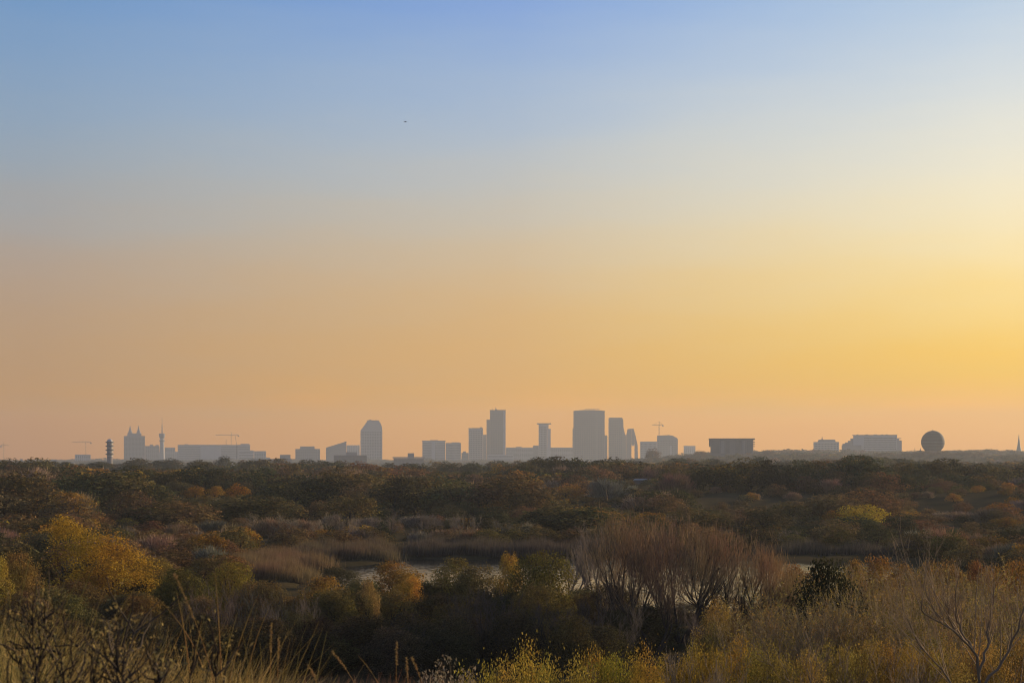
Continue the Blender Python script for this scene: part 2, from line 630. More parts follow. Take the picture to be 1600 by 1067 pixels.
class Building:
    """local frame: origin at the base under pixel column pc at distance d, x to the right, front facing the camera"""

    def __init__(s, name, label, cat, pc, d, yaw=0.0, group=None, base=GROUND_CITY):
        s.pc, s.d, s.base = pc, d, base
        x = X_at(pc, d)
        s.az = math.atan2(x, d)
        s.k = d / math.cos(s.az) * math.cos(s.az) ** 2 / F      # metres per pixel across the line of sight
        s.root = empty(name, (x, d, base), -s.az + yaw)
        tag(s.root, label, cat, group)

    def x(s, px):
        return (px - s.pc) * s.k

    def z(s, py):
        return Z_at(py, s.d) - s.base

    def box(s, name, px0, px1, ytop, mat, depth=24, y0=0.0, ybot=None, label=None):
        mb = MB()
        mb.box(s.x(px0), s.x(px1), y0, y0 + depth, 0 if ybot is None else s.z(ybot), s.z(ytop))
        o = obj(name, mb.mesh(name, mat), s.root)
        if label:
            o['label'] = label
        return o

    def prism(s, name, pts, mat, depth=24, y0=0.0):
        mb = MB()
        mb.prism([(s.x(px), 0 if py is None else s.z(py)) for px, py in pts], y0, y0 + depth)
        return obj(name, mb.mesh(name, mat), s.root)

    def mast(s, name, px, ytop, ybot, r, mat=None, y0=5):
        mb = MB()
        mb.bar((s.x(px), y0, s.z(ybot)), (s.x(px), y0, s.z(ytop)), r, 6)
        return obj(name, mb.mesh(name, mat or M_DARKC), s.root)

    def windows(s, parent, px0, px1, ytop, ybot, nx, nz, y0=0.0, mat=None, wx=0.6, wz=0.55, name='windows'):
        """a grid of glazing set 15 cm proud of the wall, joined: each pane is far below a pixel"""
        mb = MB()
        x0, x1, z0, z1 = s.x(px0), s.x(px1), s.z(ybot), s.z(ytop)
        dx, dz = (x1 - x0) / nx, (z1 - z0) / nz
        for i in range(nx):
            for j in range(nz):
                cx, cz = x0 + (i + 0.5) * dx, z0 + (j + 0.5) * dz
                mb.box(cx - dx * wx / 2, cx + dx * wx / 2, y0 - 0.15, y0 + 0.2, cz - dz * wz / 2, cz + dz * wz / 2)
        o = obj(name, mb.mesh(name, mat or M_GLASS), parent)
        o['kind'] = 'stuff'
        return o


def simple(name, label, px0, px1, ytop, d, mat, extras=(), depth=26, nx=None, nz=None, cat='building', yaw=0.0, wx=0.6, wz=0.5):
    b = Building(name, label, cat, (px0 + px1) / 2, d, yaw)
    body = b.box('body', px0, px1, ytop, mat, depth)
    h = b.z(ytop)
    nz = nz or max(2, int(h / 4.2))
    nx = nx or max(3, int((px1 - px0) * b.k / 6))
    b.windows(body, px0 + 0.6, px1 - 0.6, ytop + 1.0, ytop + (h - 1) / b.d * F, nx, nz, wx=wx, wz=wz)
    for nm, a0, a1, yt in extras:
        b.box(nm, a0, a1, yt, mat if nm != 'roof_plant' else M_GREY, depth * 0.7, depth * 0.15, ybot=ytop + 0.3)
    return b


def crane(label, mx, ytop, ybot, j0, j1, yj, d, r=0.7):
    b = Building('tower_crane', label, 'crane', mx, d)
    w = r * 1.5
    mb = MB()
    z0, z1 = b.z(ybot), b.z(yj)
    for sx in (-1, 1):
        for sy in (-1, 1):
            mb.bar((sx * w, sy * w, z0), (sx * w, sy * w, z1), r * 0.4)
    n = max(4, int((z1 - z0) / (4 * w)))
    for i in range(n):
        za, zb = z0 + (z1 - z0) * i / n, z0 + (z1 - z0) * (i + 1) / n
        sg = 1 if i % 2 else -1
        for sy in (-1, 1):
            mb.bar((-sg * w, sy * w, za), (sg * w, sy * w, zb), r * 0.25)
    obj('mast', mb.mesh('mast', M_STEEL), b.root)
    mb = MB()
    xa, xb = b.x(j0), b.x(j1)
    for sy in (-1, 1):
        mb.bar((xa, sy * w, z1), (xb, sy * w, z1), r * 0.4)
    mb.bar((xa, 0, z1 + 1.5), (xb, 0, z1 + 1.5), r * 0.4)
    n = 14
    for i in range(n):
        x0, x1 = xa + (xb - xa) * i / n, xa + (xb - xa) * (i + 1) / n
        mb.bar((x0, -w, z1), (x1, 0, z1 + 1.5), r * 0.25)
        mb.bar((x0, w, z1), (x1, 0, z1 + 1.5), r * 0.25)
    obj('jib', mb.mesh('jib', M_STEEL), b.root)
    zt = b.z(ytop)
    mb = MB()
    mb.bar((0, 0, z1), (0, 0, max(zt, z1 + 4)), r * 0.8)
    for xe in (xa * 0.8, xb * 0.8):
        mb.bar((0, 0, max(zt, z1 + 4)), (xe, 0, z1 + 1.5), r * 0.2)
    obj('tower_peak', mb.mesh('tower_peak', M_STEEL), b.root)
    short = xb if abs(xb) < abs(xa) else xa
    mb = MB()
    mb.box(short - 1.8, short + 1.8, -1.4, 1.4, z1 - 4, z1 - 0.3)
    obj('counterweight', mb.mesh('counterweight', M_CONC), b.root)
    return b


# --- left group
crane('far crane at the left end of the skyline', 5.6, 692, 722, 1.5, 13.5, 696, 3600, 0.6)
b = simple('roof_block', 'tiny stub of a tower left of the low flat roofs', 31, 35.5, 717, 3300, M_GREY)
b = simple('low_block', 'low flat block between the tiny stub and the crane with a long jib', 38, 53, 721, 3300, M_CONC)
b = simple('low_block', 'low stepped block with a raised right end left of the cubic white block', 67, 90, 721, 3300, M_CONC, [('roof_plant', 80, 89, 717.5)])
b = simple('low_block', 'thin bright low roof just left of the cubic white block', 94, 117, 722.5, 3000, M_WHITE)
crane('tower crane with a long left jib above the cubic white block', 134, 688.5, 712, 112, 142, 691, 4000, 0.6)
b = simple('cubic_block', 'pale cubic block standing under the crane with the long left jib', 117, 141.5, 710, 4000, M_WHITE)

# --- ringed tower
b = Building('ringed_tower', 'slim dark tower with four ring balconies and a domed cap', 'tower', 171.5, 1500)
k = b.k
mb = MB(); mb.lathe([(4.3 * k, 0), (4.3 * k, b.z(690)), (0.01, b.z(689.9))], 20); obj('shaft', mb.mesh('shaft', M_BRICK, True), b.root)
for yr in (690.5, 696.6, 702.8, 709.2):
    mb = MB(); mb.lathe([(4.4 * k, b.z(yr + 1.6)), (6.6 * k, b.z(yr + 1.0)), (6.6 * k, b.z(yr - 0.6)), (4.4 * k, b.z(yr - 0.8))], 20)
    obj('ring_balcony', mb.mesh('ring_balcony', M_DARKC), b.root)
    mb = MB(); mb.lathe([(4.6 * k, b.z(yr + 3.6)), (4.6 * k, b.z(yr + 1.8))], 20)
    obj('pale_band', mb.mesh('pale_band', M_WHITE), b.root)
mb = MB(); mb.lathe([(4.4 * k, b.z(690)), (4.2 * k, b.z(688)), (3.2 * k, b.z(686.6)), (1.6 * k, b.z(685.8)), (0.01, b.z(685.6))], 20)
obj('domed_cap', mb.mesh('domed_cap', M_WHITE, True), b.root)

# --- twin-spired tower
b = Building('twin_spired_tower', 'broad grey tower crowned by two pointed spires', 'tower', 210, 4300)
body = b.box('body', 193.5, 226.5, 681, M_GREY, 40)
b.windows(body, 194.5, 225.5, 683, 722, 14, 20)
b.box('crown_storey', 199, 221, 676.8, M_GREY, 26, 6, 680.9)
for px in (203.4, 216.6):
    mb = MB()
    w = b.k
    mb.lathe([(3.8 * w, b.z(676.9)), (2.8 * w, b.z(674.5)), (1.6 * w, b.z(671)), (0.35 * w, b.z(665.5)), (0.02, b.z(664))], 8, b.x(px), 18)
    obj('spire', mb.mesh('spire', M_GREY), b.root)

# --- broadcast tower
b = Building('broadcast_tower', 'broadcast tower with a bulky head and a tall needle antenna', 'tower', 253.2, 4200)
k = b.k
mb = MB(); mb.lathe([(5.2 * k, 0), (3.6 * k, b.z(700)), (3.2 * k, b.z(692)), (3.2 * k, b.z(678))], 16); obj('shaft', mb.mesh('shaft', M_CONC, True), b.root)
mb = MB(); mb.lathe([(3.3 * k, b.z(685)), (4.6 * k, b.z(682)), (4.8 * k, b.z(677)), (0.01, b.z(676.8))], 16); obj('equipment_head', mb.mesh('equipment_head', M_GREY), b.root)
mb = MB(); mb.lathe([(3.3 * k, b.z(690)), (4.4 * k, b.z(689)), (4.4 * k, b.z(687.6)), (3.3 * k, b.z(687))], 16); obj('platform', mb.mesh('platform', M_GREY), b.root)
mb = MB(); mb.lathe([(0.9 * k, b.z(677)), (0.7 * k, b.z(664)), (0.35 * k, b.z(662)), (0.3 * k, b.z(652.5))], 8); obj('antenna', mb.mesh('antenna', M_DARKC), b.root)

b = simple('city_block', 'grey block joining the twin spired tower to the broadcast tower', 226.8, 249, 696.5, 4500, M_GREY, [('roof_plant', 234, 239, 694.3), ('roof_plant', 243, 248, 695)])
b = simple('city_block', 'pale block just right of the broadcast tower', 257.5, 273.5, 699, 4600, M_CONC)
b = simple('city_block', 'narrow low block in the gap before the long slab', 270.5, 279, 705.5, 4900, M_CONC)

# --- long slab
b = Building('slab_building', 'very long pale slab building under the thin cranes', 'building', 335, 4200)
body = b.box('body', 278, 391, 694.8, M_CONC, 30)
b.windows(body, 279, 313, 697, 722, 22, 9)
b.windows(body, 346, 390, 697, 722, 28, 9)
b.box('facade_panel', 314.5, 345, 697.5, M_WHITE, 1.0, -1.2, 722)
b.box('roof_plant', 376, 390, 693.3, M_GREY, 16, 6, 695)
b.box('roof_plant', 288, 294, 693.8, M_GREY, 10, 6, 695)
b.mast('roof_mast', 353.4, 686.5, 695, 0.8)
crane('tallest thin crane over the long slab, jib to the left', 361.4, 675, 697, 337, 372.5, 679.8, 4150, 0.7)
b = Building('luffing_crane', 'dark slender crane mast at the right end of the long slab', 'crane', 370, 3900)
mb = MB(); mb.box(-1.3, 1.3, 4, 6.6, 0, b.z(696)); obj('mast', mb.mesh('mast', M_DARKC), b.root)
mb = MB(); mb.bar((0, 5, b.z(696)), (b.x(367.8), 5, b.z(681)), 0.7); obj('jib', mb.mesh('jib', M_STEEL), b.root)
b = simple('stepped_block', 'pale stepped block with banded facade right of the dark crane mast', 373, 396.5, 703.5, 3900, M_WHITE, wx=0.96, wz=0.4)
b = simple('stepped_block', 'pale lower wing stepping down from the banded facade block', 397, 415.6, 704.6, 4100, M_CONC)
b = simple('low_block', 'lowest pale step at the right end of the stepped blocks', 413.5, 422, 714.6, 4000, M_WHITE)
b = simple('low_block', 'dark low block with one rooftop box left of the rust coloured far hill', 391, 456, 716.8, 2900, M_DARKC, [('roof_plant', 437.5, 454, 710.4)])
b = simple('office_block', 'squat grey block with a stepped top behind the rust coloured far hill', 461.5, 500, 701.2, 3900, M_GREY, [('top_storey', 469, 491.5, 697.2)])
# wedge
b = Building('wedge_building', 'block with a sharply sloping roof rising to the right', 'building', 525, 3900)
b.prism('body', [(509.3, None), (541.2, None), (541.2, 690), (538.5, 690.2), (509.3, 699.2)], M_GREY, 28)
b.box('roof_edge', 538.8, 541.4, 689.4, M_DARKC, 28.4, -0.2, 691.2)
b = simple('pale_block', 'faint pale block between the sloping roof and the domed shoulder tower', 541.6, 562, 695.3, 5000, M_WHITE)
b = simple('low_block', 'dark low block with a rooftop box in front of the sloping roof block', 521.5, 573, 711, 2500, M_DARKC, [('roof_plant', 541, 558, 706.2)])

# --- shouldered tower
b = Building('shouldered_tower', 'solitary tall tower with curved shoulders and flat top', 'tower', 580, 4200)
body = b.prism('body', [(563.2, None), (597.4, None), (597.4, 671), (596.4, 666), (594.6, 661), (592, 657.4), (574.2, 657.4), (571.6, 661), (567.2, 667.4), (563.2, 672.6)], M_CONC, 34)
b.windows(body, 564.5, 596, 674, 722, 12, 20)
b.box('roof_slab', 573, 592.6, 656.4, M_BRICK, 30, 2, 657.5)
b.box('roof_fin', 577, 580, 655.6, M_GREY, 10, 8, 656.5)
b = simple('villa_block', 'dark low block with a wide roof slab and rooftop box left of the paired blocks', 615, 662, 716.5, 2500, M_DARKC, [('roof_plant', 637, 647, 707.8)], wx=0.7)
b.box('roof_slab', 613.5, 664, 713.9, M_GREY, 28, -1, 716)

# --- paired block
b = Building('paired_block', 'wide pair of joined mid rise blocks, left half higher', 'building', 690, 4200)
body = b.box('left_wing', 660, 695.8, 689.3, M_CONC, 30)
b.windows(body, 661, 674, 691, 722, 8, 12); b.windows(body, 680, 695, 691, 722, 9, 12)
b.box('roof_slab', 659.2, 696.4, 688.3, M_GREY, 31, -0.5, 689.4)
b.box('roof_plant', 672, 684, 687.4, M_GREY, 18, 4, 688.4)
b.box('pale_strip', 675, 679.5, 690, M_WHITE, 0.6, -0.7, 722)
body = b.box('right_wing', 696.5, 720.2, 691.8, M_CONC, 28, 1)
b.windows(body, 697.5, 719, 693.5, 722, 12, 11, 1)
b.box('roof_plant', 706, 718, 690.8, M_GREY, 12, 6, 691.9)
b = simple('low_block', 'small low block between the paired blocks and the flat topped tower', 721, 732, 707.4, 3900, M_GREY, [('roof_plant', 723.5, 728, 705)])

# --- towers of the centre
b = Building('flat_tower', 'flat topped tower just left of the tallest slab tower', 'tower', 743, 4200)
body = b.box('body', 732.2, 754.6, 669.4, M_CONC, 26)
b.windows(body, 733.2, 753.6, 672, 722, 8, 16)
b.box('roof_edge', 732, 754.8, 668.6, M_BRICK, 26.4, -0.2, 669.5)
b.box('roof_plant', 750, 753, 667.2, M_GREY, 8, 6, 668.7)
b = simple('link_block', 'narrow block filling the gap between the two tall towers', 754.8, 760, 679, 4500, M_GREY, nx=3)
b = Building('slab_tower', 'tall stepped slab tower, the tallest left of centre', 'tower', 775, 4100)
body = b.box('body', 765.6, 786.4, 641.2, M_BRICK, 26)
b.windows(body, 766.6, 785.4, 645, 722, 7, 24)
b.box('painted_lit_side', 786.5, 790, 641.4, M_WHITE, 24, 1)  # sunlight on the right flank, put in as white colour
b.box('side_step', 760.2, 765.5, 655.5, M_BRICK, 22, 1)
b.box('roof_edge', 765.2, 790.3, 640.4, M_DARKC, 26.6, -0.3, 641.4)
b.mast('roof_mast', 770, 637.5, 640.5, 0.5)
b.mast('roof_mast', 774.6, 636, 640.5, 0.6)
b.box('lift_house', 773.5, 776.5, 638.9, M_GREY, 8, 6, 640.5)
b = simple('long_low_block', 'long low hazy block stretching between the capped tower and the slab tower', 790.5, 895.5, 699, 4500, M_CONC, [('roof_plant', 806, 815, 698)], wx=0.8)
b = simple('long_low_block', 'pale lower band of building at the foot of the slab tower', 762, 802, 710, 3800, M_WHITE, wx=0.95, wz=0.35)
b = Building('capped_tower', 'slim tower with an overhanging flat cap', 'tower', 850, 4300)
body = b.box('body', 841.6, 854.8, 663, M_CONC, 24)
b.windows(body, 842.5, 854, 666, 722, 5, 16)
b.box('painted_lit_strip', 855.0, 860.4, 669.8, M_WHITE, 20, 2)  # lower right volume, its sunlit brightness painted in as white
b.box('inner_strip', 855.0, 857.0, 663, M_CONC, 20, 1, 669.7)
b.box('flat_cap', 838.8, 861, 661, M_DARKC, 28, -2, 662.9)
b.box('foot_block', 833, 841.4, 695.8, M_GREY, 20, 2)
b = Building('broad_tower', 'broadest tower of the skyline with gently curved roofline', 'tower', 921, 4100)
body = b.prism('body', [(896, None), (944.8, None), (944.8, 641.8), (938, 641.0), (929, 640.5), (915, 640.4), (904, 640.8), (896, 641.8)], M_BRICK, 34)
b.windows(body, 897.5, 931, 645, 722, 12, 24); b.windows(body, 934, 943.5, 645, 722, 4, 24)
b.box('left_step', 894.6, 895.9, 669, M_GREY, 26, 2)
b.box('right_step', 945, 949, 680, M_BRICK, 26, 2)
mb = MB()
for px in (915, 921, 927, 933, 936):
    mb.bar((b.x(px), 8, b.z(640.6)), (b.x(px), 8, b.z(638.8)), 0.4)
mb.bar((b.x(914), 8, b.z(638.8)), (b.x(936.5), 8, b.z(638.8)), 0.45)
obj('roof_rail', mb.mesh('roof_rail', M_STEEL), b.root)
b = Building('chamfered_tower', 'tower with a clipped right corner flaring at its foot', 'tower', 964, 4200)
body = b.prism('body', [(950.8, None), (978.3, None), (978.3, 681), (976.2, 677), (974.2, 668), (973.8, 656), (972, 652.4), (953, 652.4), (950.8, 653.2)], M_BRICK, 28)
b.windows(body, 952, 972, 656, 722, 7, 19)
b = Building('tapered_building', 'tapering block with narrow top and a slit of light in its foot', 'building', 987, 4200)
b.prism('left_half', [(978.5, None), (986.6, None), (986.6, 697), (986.6, 669.6), (980.6, 670.2), (978.5, 680)], M_BRICK, 24)
b.prism('right_half', [(991.4, None), (997, None), (996.2, 695), (993.4, 682), (991.4, 674)], M_BRICK, 24)
b.prism('bridge', [(986.7, 694), (991.3, 694), (991.3, 673.5), (989.8, 669.2), (986.7, 669.6)], M_BRICK, 24)
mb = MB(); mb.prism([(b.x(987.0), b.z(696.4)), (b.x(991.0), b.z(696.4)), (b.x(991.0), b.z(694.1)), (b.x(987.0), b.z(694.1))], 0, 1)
obj('painted_glint', mb.mesh('painted_glint', M_WHITE), b.root)  # bright sun glint above the slit, painted as a white bar
b = Building('office_block', 'mid rise block with rounded right corner under the small crane', 'building', 1030, 4000)
body = b.box('left_wing', 1000.2, 1026.5, 689.6, M_CONC, 26)
b.windows(body, 1001.5, 1025.5, 692, 720, 12, 10)
body = b.prism('right_wing', [(1026.7, None), (1059, None), (1059, 686), (1057, 683.4), (1053, 682), (1052, 680.6), (1045, 679.6), (1026.7, 680.4)], M_GREY, 28)
b.windows(body, 1028, 1057, 687, 720, 12, 10)
b.box('white_stair_strip', 1046.5, 1049.5, 696, M_WHITE, 0.8, -0.9)  # plain white upright strip on the wing's front
crane('small crane standing on the round cornered block', 1030, 658.4, 682, 1019, 1035.8, 664, 4000, 0.8)
b = simple('pale_block', 'small pale cube left of the dark banded block', 1068.2, 1086.6, 697.2, 5000, M_WHITE, [('roof_edge', 1068, 1086.8, 696.4)])

# --- dark banded block
b = Building('banded_block', 'dark wide block with vertical pale facade panels and balconies at its right end', 'building', 1143, 2000)
body = b.box('body', 1110, 1177, 687.2, M_SLATE, 30)
b.box('roof_storey', 1107.2, 1179.4, 684.7, M_DARKC, 33, -1.5, 687.1)
for i, (a0, a1) in enumerate(((1112, 1124), (1126.5, 1132), (1134.5, 1140), (1149, 1157), (1160, 1164), (1167, 1175))):
    b.box('facade_panel', a0, a1, 688.4, (M_DARKC, M_GREY, M_DARKC, M_DARKC, M_GREY, M_DARKC)[i], 0.6, -0.7, 708)
for yy in (690, 693.4, 696.8):
    b.box('balcony', 1177.2, 1179.6, yy, M_DARKC, 20, 2, yy + 1.2)
b.box('left_bay', 1107.6, 1109.8, 687.3, M_DARKC, 20, 2, 698)
b = simple('low_block', 'small flat roof poking over the trees right of the dark banded block', 1230.6, 1249.4, 704.4, 3000, M_CONC)
b = Building('office_block', 'grey block with a set back top and a small roof mast', 'building', 1291, 3300)
body = b.box('body', 1271, 1311, 690.3, M_CONC, 26)
b.windows(body, 1272.5, 1309.5, 692, 708, 16, 5)
b.prism('top_storey', [(1277.5, 690.2), (1305.8, 690.2), (1305, 686.6), (1279, 686.6)], M_GREY, 20, 3)
b.mast('roof_mast', 1284.6, 682, 686.7, 0.8)
b.box('roof_plant', 1283, 1286, 685.6, M_GREY, 6, 6, 686.7)
# --- terraced block
b = Building('terraced_block', 'long pale block stepping down in terraces at both ends', 'building', 1362, 3000)
body = b.box('main_wing', 1333, 1401.4, 680, M_WHITE, 30)
b.windows(body, 1350, 1400, 683, 706, 26, 7, wx=0.9, wz=0.4)
b.box('front_wing', 1315, 1346, 695.2, M_GREY, 8, -8.2)
for i, (a0, a1, yy) in enumerate(((1316, 1320, 693), (1320, 1324.6, 691), (1324.6, 1328.6, 688.4), (1328.6, 1333, 684.6))):
    b.box('terrace_step', a0, a1 - 0.05, yy, M_GREY, 28, 1)
b.box('roof_edge', 1331.6, 1401.8, 679.3, M_GREY, 31, -0.5, 680.2)
for a0, a1 in ((1338, 1341), (1352, 1356), (1366, 1370), (1377, 1380), (1384, 1387)):
    b.box('roof_plant', a0, a1, 678.4, M_GREY, 8, 6, 679.4)
b.box('right_step', 1401.6, 1408.8, 688, M_CONC, 26, 2)
b.box('eaves', 1401.6, 1408, 684.4, M_GREY, 24, 2, 685.4)
b.box('upper_right_step', 1401.6, 1405, 685.3, M_CONC, 22, 3, 688)

# --- sphere
b = Building('sphere_building', 'big dark sphere resting on a low base on the wooded rise', 'building', 1457.6, 1950, base=-14.0)
k = b.k
rs, zc = 18.7 * k, b.z(690.4)
mb = MB(); mb.lathe([(max(0.02, rs * math.sin(a)), zc - rs * math.cos(a)) for a in np.linspace(0, math.pi, 33)], 48, 0, rs)
ball = obj('ball', mb.mesh('ball', M_SPHERE, True), b.root)
mb = MB()
for lat in np.linspace(-0.9, 0.9, 7):
    r2, z2 = rs * math.cos(lat) + 0.12, zc + rs * math.sin(lat)
    mb.lathe([(r2, z2 - 0.25), (r2, z2 + 0.25)], 48, 0, rs)
s_ = obj('panel_joint', mb.mesh('panel_joint', M_DARKC), ball)
s_['kind'] = 'stuff'
mb = MB(); mb.lathe([(rs * 0.72, 0), (rs * 0.72, b.z(705.4)), (rs * 0.55, b.z(703.4)), (0.05, b.z(703.3))], 32, 0, rs); obj('base_ring', mb.mesh('base_ring', M_GREY), b.root)
mb = MB(); mb.lathe([(0.55, zc + rs - 0.4), (0.5, zc + rs + 1.6), (0.02, zc + rs + 1.7)], 8, 0, rs); obj('top_vent', mb.mesh('top_vent', M_DARKC), b.root)
b = simple('low_block', 'low flat roof between the sphere and the church spire', 1525, 1553.5, 708, 3300, M_CONC)
b = Building('roof_mast', 'thin mast left of the dark sphere', 'mast', 1438.2, 2600)
mb = MB(); mb.lathe([(1.4, 0), (1.2, b.z(703)), (0.3, b.z(700.5)), (0.1, b.z(699))], 8); obj('pole', mb.mesh('pole', M_DARKC), b.root)
b = Building('roof_mast', 'thinnest mast, farther left of the dark sphere', 'mast', 1429.3, 2600)
mb = MB(); mb.lathe([(0.5, 0), (0.3, b.z(699.6))], 6); obj('pole', mb.mesh('pole', M_DARKC), b.root)

# --- church
b = Building('church', 'church with a needle spire at the right edge of the skyline', 'church', 1592, 3000)
k = b.k
mb = MB(); mb.box(-4.0 * k, 4.0 * k, 0, 8 * k, 0, b.z(704)); obj('tower', mb.mesh('tower', M_BRICK), b.root)
mb = MB(); mb.lathe([(4.3 * k, b.z(704)), (2.3 * k, b.z(696)), (1.0 * k, b.z(685)), (0.05, b.z(677))], 8, 0, 4 * k); obj('spire', mb.mesh('spire', M_DARKC), b.root)
mb = MB(); mb.prism([(b.x(1593), 0), (b.x(1606), 0), (b.x(1606), b.z(712)), (b.x(1599.5), b.z(707)), (b.x(1593), b.z(712))], 6 * k, 40); obj('nave', mb.mesh('nave', M_BRICK), b.root)

# ------------------------------------------------------------------ vegetation library
OLIVE = (0.125, 0.098, 0.036)
DARKG = (0.066, 0.064, 0.029)
RUST = (0.20, 0.115, 0.048)
BROWN = (0.16, 0.105, 0.048)
OCHRE = (0.33, 0.19, 0.036)
YELLOW = (0.330, 0.190, 0.030)
GOLD = (0.300, 0.150, 0.022)
GREENY = (0.19, 0.155, 0.035)
GREYTW = (0.20, 0.165, 0.12)
REDTW = (0.30, 0.20, 0.115)
PALETW = (0.30, 0.24, 0.18)
BARKC = (0.055, 0.042, 0.034)


def vary(c, rr, a=0.18):
    k = 1 + rr.uniform(-a, a)
    return tuple(min(0.6, v * k * (1 + rr.uniform(-a, a) * 0.4)) for v in c)


def crown_lobes(rng, n=30, low=0.05, fat=1.0):
    """lobe centres and radii of a crown 1 wide and 1 high standing on z=0"""
    out = []
    for i in range(n):
        a = rng.uniform(0, 2 * math.pi)
        h = rng.uniform(0, 1)
        prof = math.sqrt(max(0.0, 1 - ((h - 0.25) / 0.78) ** 2)) if h > 0.25 else 0.78 + 0.88 * h
        rad = 0.40 * prof * rng.uniform(0.7, 1.1)
        r = rng.uniform(0.09, 0.17) * fat
        out.append((rad * math.cos(a), rad * math.sin(a), 0.05 + h * 0.80, r))
    out += [(0, 0, 0.3, 0.34), (0.1, -0.1, 0.5, 0.3), (-0.12, 0.05, 0.58, 0.26)]
    return out


def lobe_points(rng, lobes, n, fluff=0.16, low=-0.5):
    L = np.array(lobes)
    w = L[:, 3] ** 2
    idx = rng.choice(len(L), n, p=w / w.sum())
    d = unit(rng.normal(0, 1, (n, 3)) + np.array([0, 0, 0.35]))
    d[:, 2] = np.where(d[:, 2] < low, -d[:, 2], d[:, 2])
    r = L[idx, 3] * (1 + rng.normal(0, fluff, n))
    P = L[idx, :3] + d * r[:, None]
    P[:, 2] = np.maximum(P[:, 2], 0.01)
    return P, d


def leafy_crown(seed, n, leaf, quad=False, nl=30, aspect=0.8, fluff=0.16, lobes=None, fat=1.0, jit=0.9):
    rng = np.random.default_rng(seed)
    lobes = lobes or crown_lobes(rng, nl, fat=fat)
    P, d = lobe_points(rng, lobes, n, fluff)
    return leaf_faces(rng, P, leaf, aspect, quad, d, jit)


def twiggy_crown(seed, n, length=(0.10, 0.26), width=0.012, lean=0.0):
    """brush of slender upward twigs filling a rounded crown"""
    rng = np.random.default_rng(seed)
    lobes = crown_lobes(rng, 16)
    P, d = lobe_points(rng, lobes, n, 0.3)
    P *= rng.uniform(0.55, 1.0, (n, 1)) ** 0.5
    P[:, 2] = np.maximum(P[:, 2], 0.05)
    base = np.array([0, 0, -0.55])
    dr = unit(P - base + rng.normal(0, 0.16, (n, 3)))
    L = rng.uniform(length[0], length[1], n)[:, None]
    side = unit(np.cross(dr, rng.normal(0, 1, (n, 3)))) * width * rng.uniform(0.6, 1.3, n)[:, None]
    V = np.stack([P - dr * L * 0.6 - side, P - dr * L * 0.6 + side, P + dr * L * 0.4], 1)
    return V.reshape(-1, 3), np.arange(n * 3).reshape(n, 3)


def trunk_mesh(name, seed, k=4):
    rng = np.random.default_rng(seed)
    P0, R0 = grow(rng, np.zeros((1, 3)), np.array([[0.05, 0, 1.0]]), np.array([0.42]), np.array([0.032]), 4, 0.12, 0.2, 0.6)
    s, d, L, r = spawn(rng, P0, R0, np.array([0.7]), 7, 0.45, (0.4, 0.9), 0.75, 0.6)
    P1, R1 = grow(rng, s, d, L, r, 3, 0.18, 0.15, 0.3)
    v0, q0 = tubes(P0, R0, 6)
    v1, q1 = tubes(P1, R1, k)
    return mesh_np(name, np.concatenate([v0, v1]), np.concatenate([q0, q1 + len(v0)]), M_BARK, True)


def bare_tree(seed, stems=5, spread=0.5, levels=(7, 6, 5), thick=0.035, up=0.10, wander=0.12, twig=0.0035, lean=(0, 0), first=0.85):
    """branch skeleton about 1 high; returns limbs (verts, quads), twigs (verts, quads) and twig polylines"""
    rng = np.random.default_rng(seed)
    a = rng.uniform(0, 2 * math.pi, stems)
    st = np.stack([np.cos(a), np.sin(a), np.zeros(stems)], -1) * 0.03
    dirs = np.stack([np.cos(a) * spread + lean[0], np.sin(a) * spread + lean[1], np.ones(stems)], -1) + rng.normal(0, 0.1, (stems, 3))
    L = rng.uniform(0.6, first, stems)
    P, Rr = grow(rng, st, dirs, L, thick * rng.uniform(0.6, 1.1, stems), 7, wander, up, 0.25)
    parts = [(P, Rr, 5)]
    lens = L
    for li, per in enumerate(levels):
        s, d, ln, r = spawn(rng, P, Rr, lens, per, 0.30 if li == 0 else 0.2, (0.35, 0.8) if li < 2 else (0.3, 0.75), 0.52, 0.55)
        r = np.maximum(r, twig)
        ns = 5 if li == 0 else (4 if li == 1 else 3)
        P, Rr = grow(rng, s, d, ln, r, ns, wander * 1.1, up * 1.6, 0.4)
        lens = ln
        parts.append((P, Rr, 4 if li == 0 else 3))

    def join(ps):
        vs, qs, n = [], [], 0
        for p, r, k in ps:
            v, q = tubes(p, r, k)
            vs.append(v); qs.append(q + n); n += len(v)
        return np.concatenate(vs), np.concatenate(qs)
    return join(parts[:2]), join(parts[2:]), parts[-1][0]


# meshes shared by copies
CROWN_MID = [mesh_np('crown', *leafy_crown(100 + i, 3000, 0.040, nl=24, fluff=0.11, fat=1.25, jit=0.65), M_LEAF) for i in range(6)]
CROWN_TWIG = [mesh_np('crown', *twiggy_crown(140 + i, 2600, width=0.0065), M_TWIG) for i in range(4)]
TRUNKS = [trunk_mesh('trunk', 160 + i) for i in range(4)]
CROWN_NEAR = [mesh_np('crown', *leafy_crown(200 + i, 12500, 0.026, True, nl=44, aspect=0.65, fluff=0.2), M_LEAF) for i in range(5)]
BARE = []
for i, (st, sp, up) in enumerate(((6, 0.85, 0.07), (6, 0.75, 0.08), (8, 0.95, 0.06), (4, 0.5, 0.12))):
    l_, t_, _p = bare_tree(300 + i, st, sp, (8, 7, 6), 0.026, up, 0.15, 0.0011)
    BARE.append((mesh_np('limbs', *l_, M_BARK, True), mesh_np('twigs', *t_, M_BARK, True)))
SHRUB_BARE = []
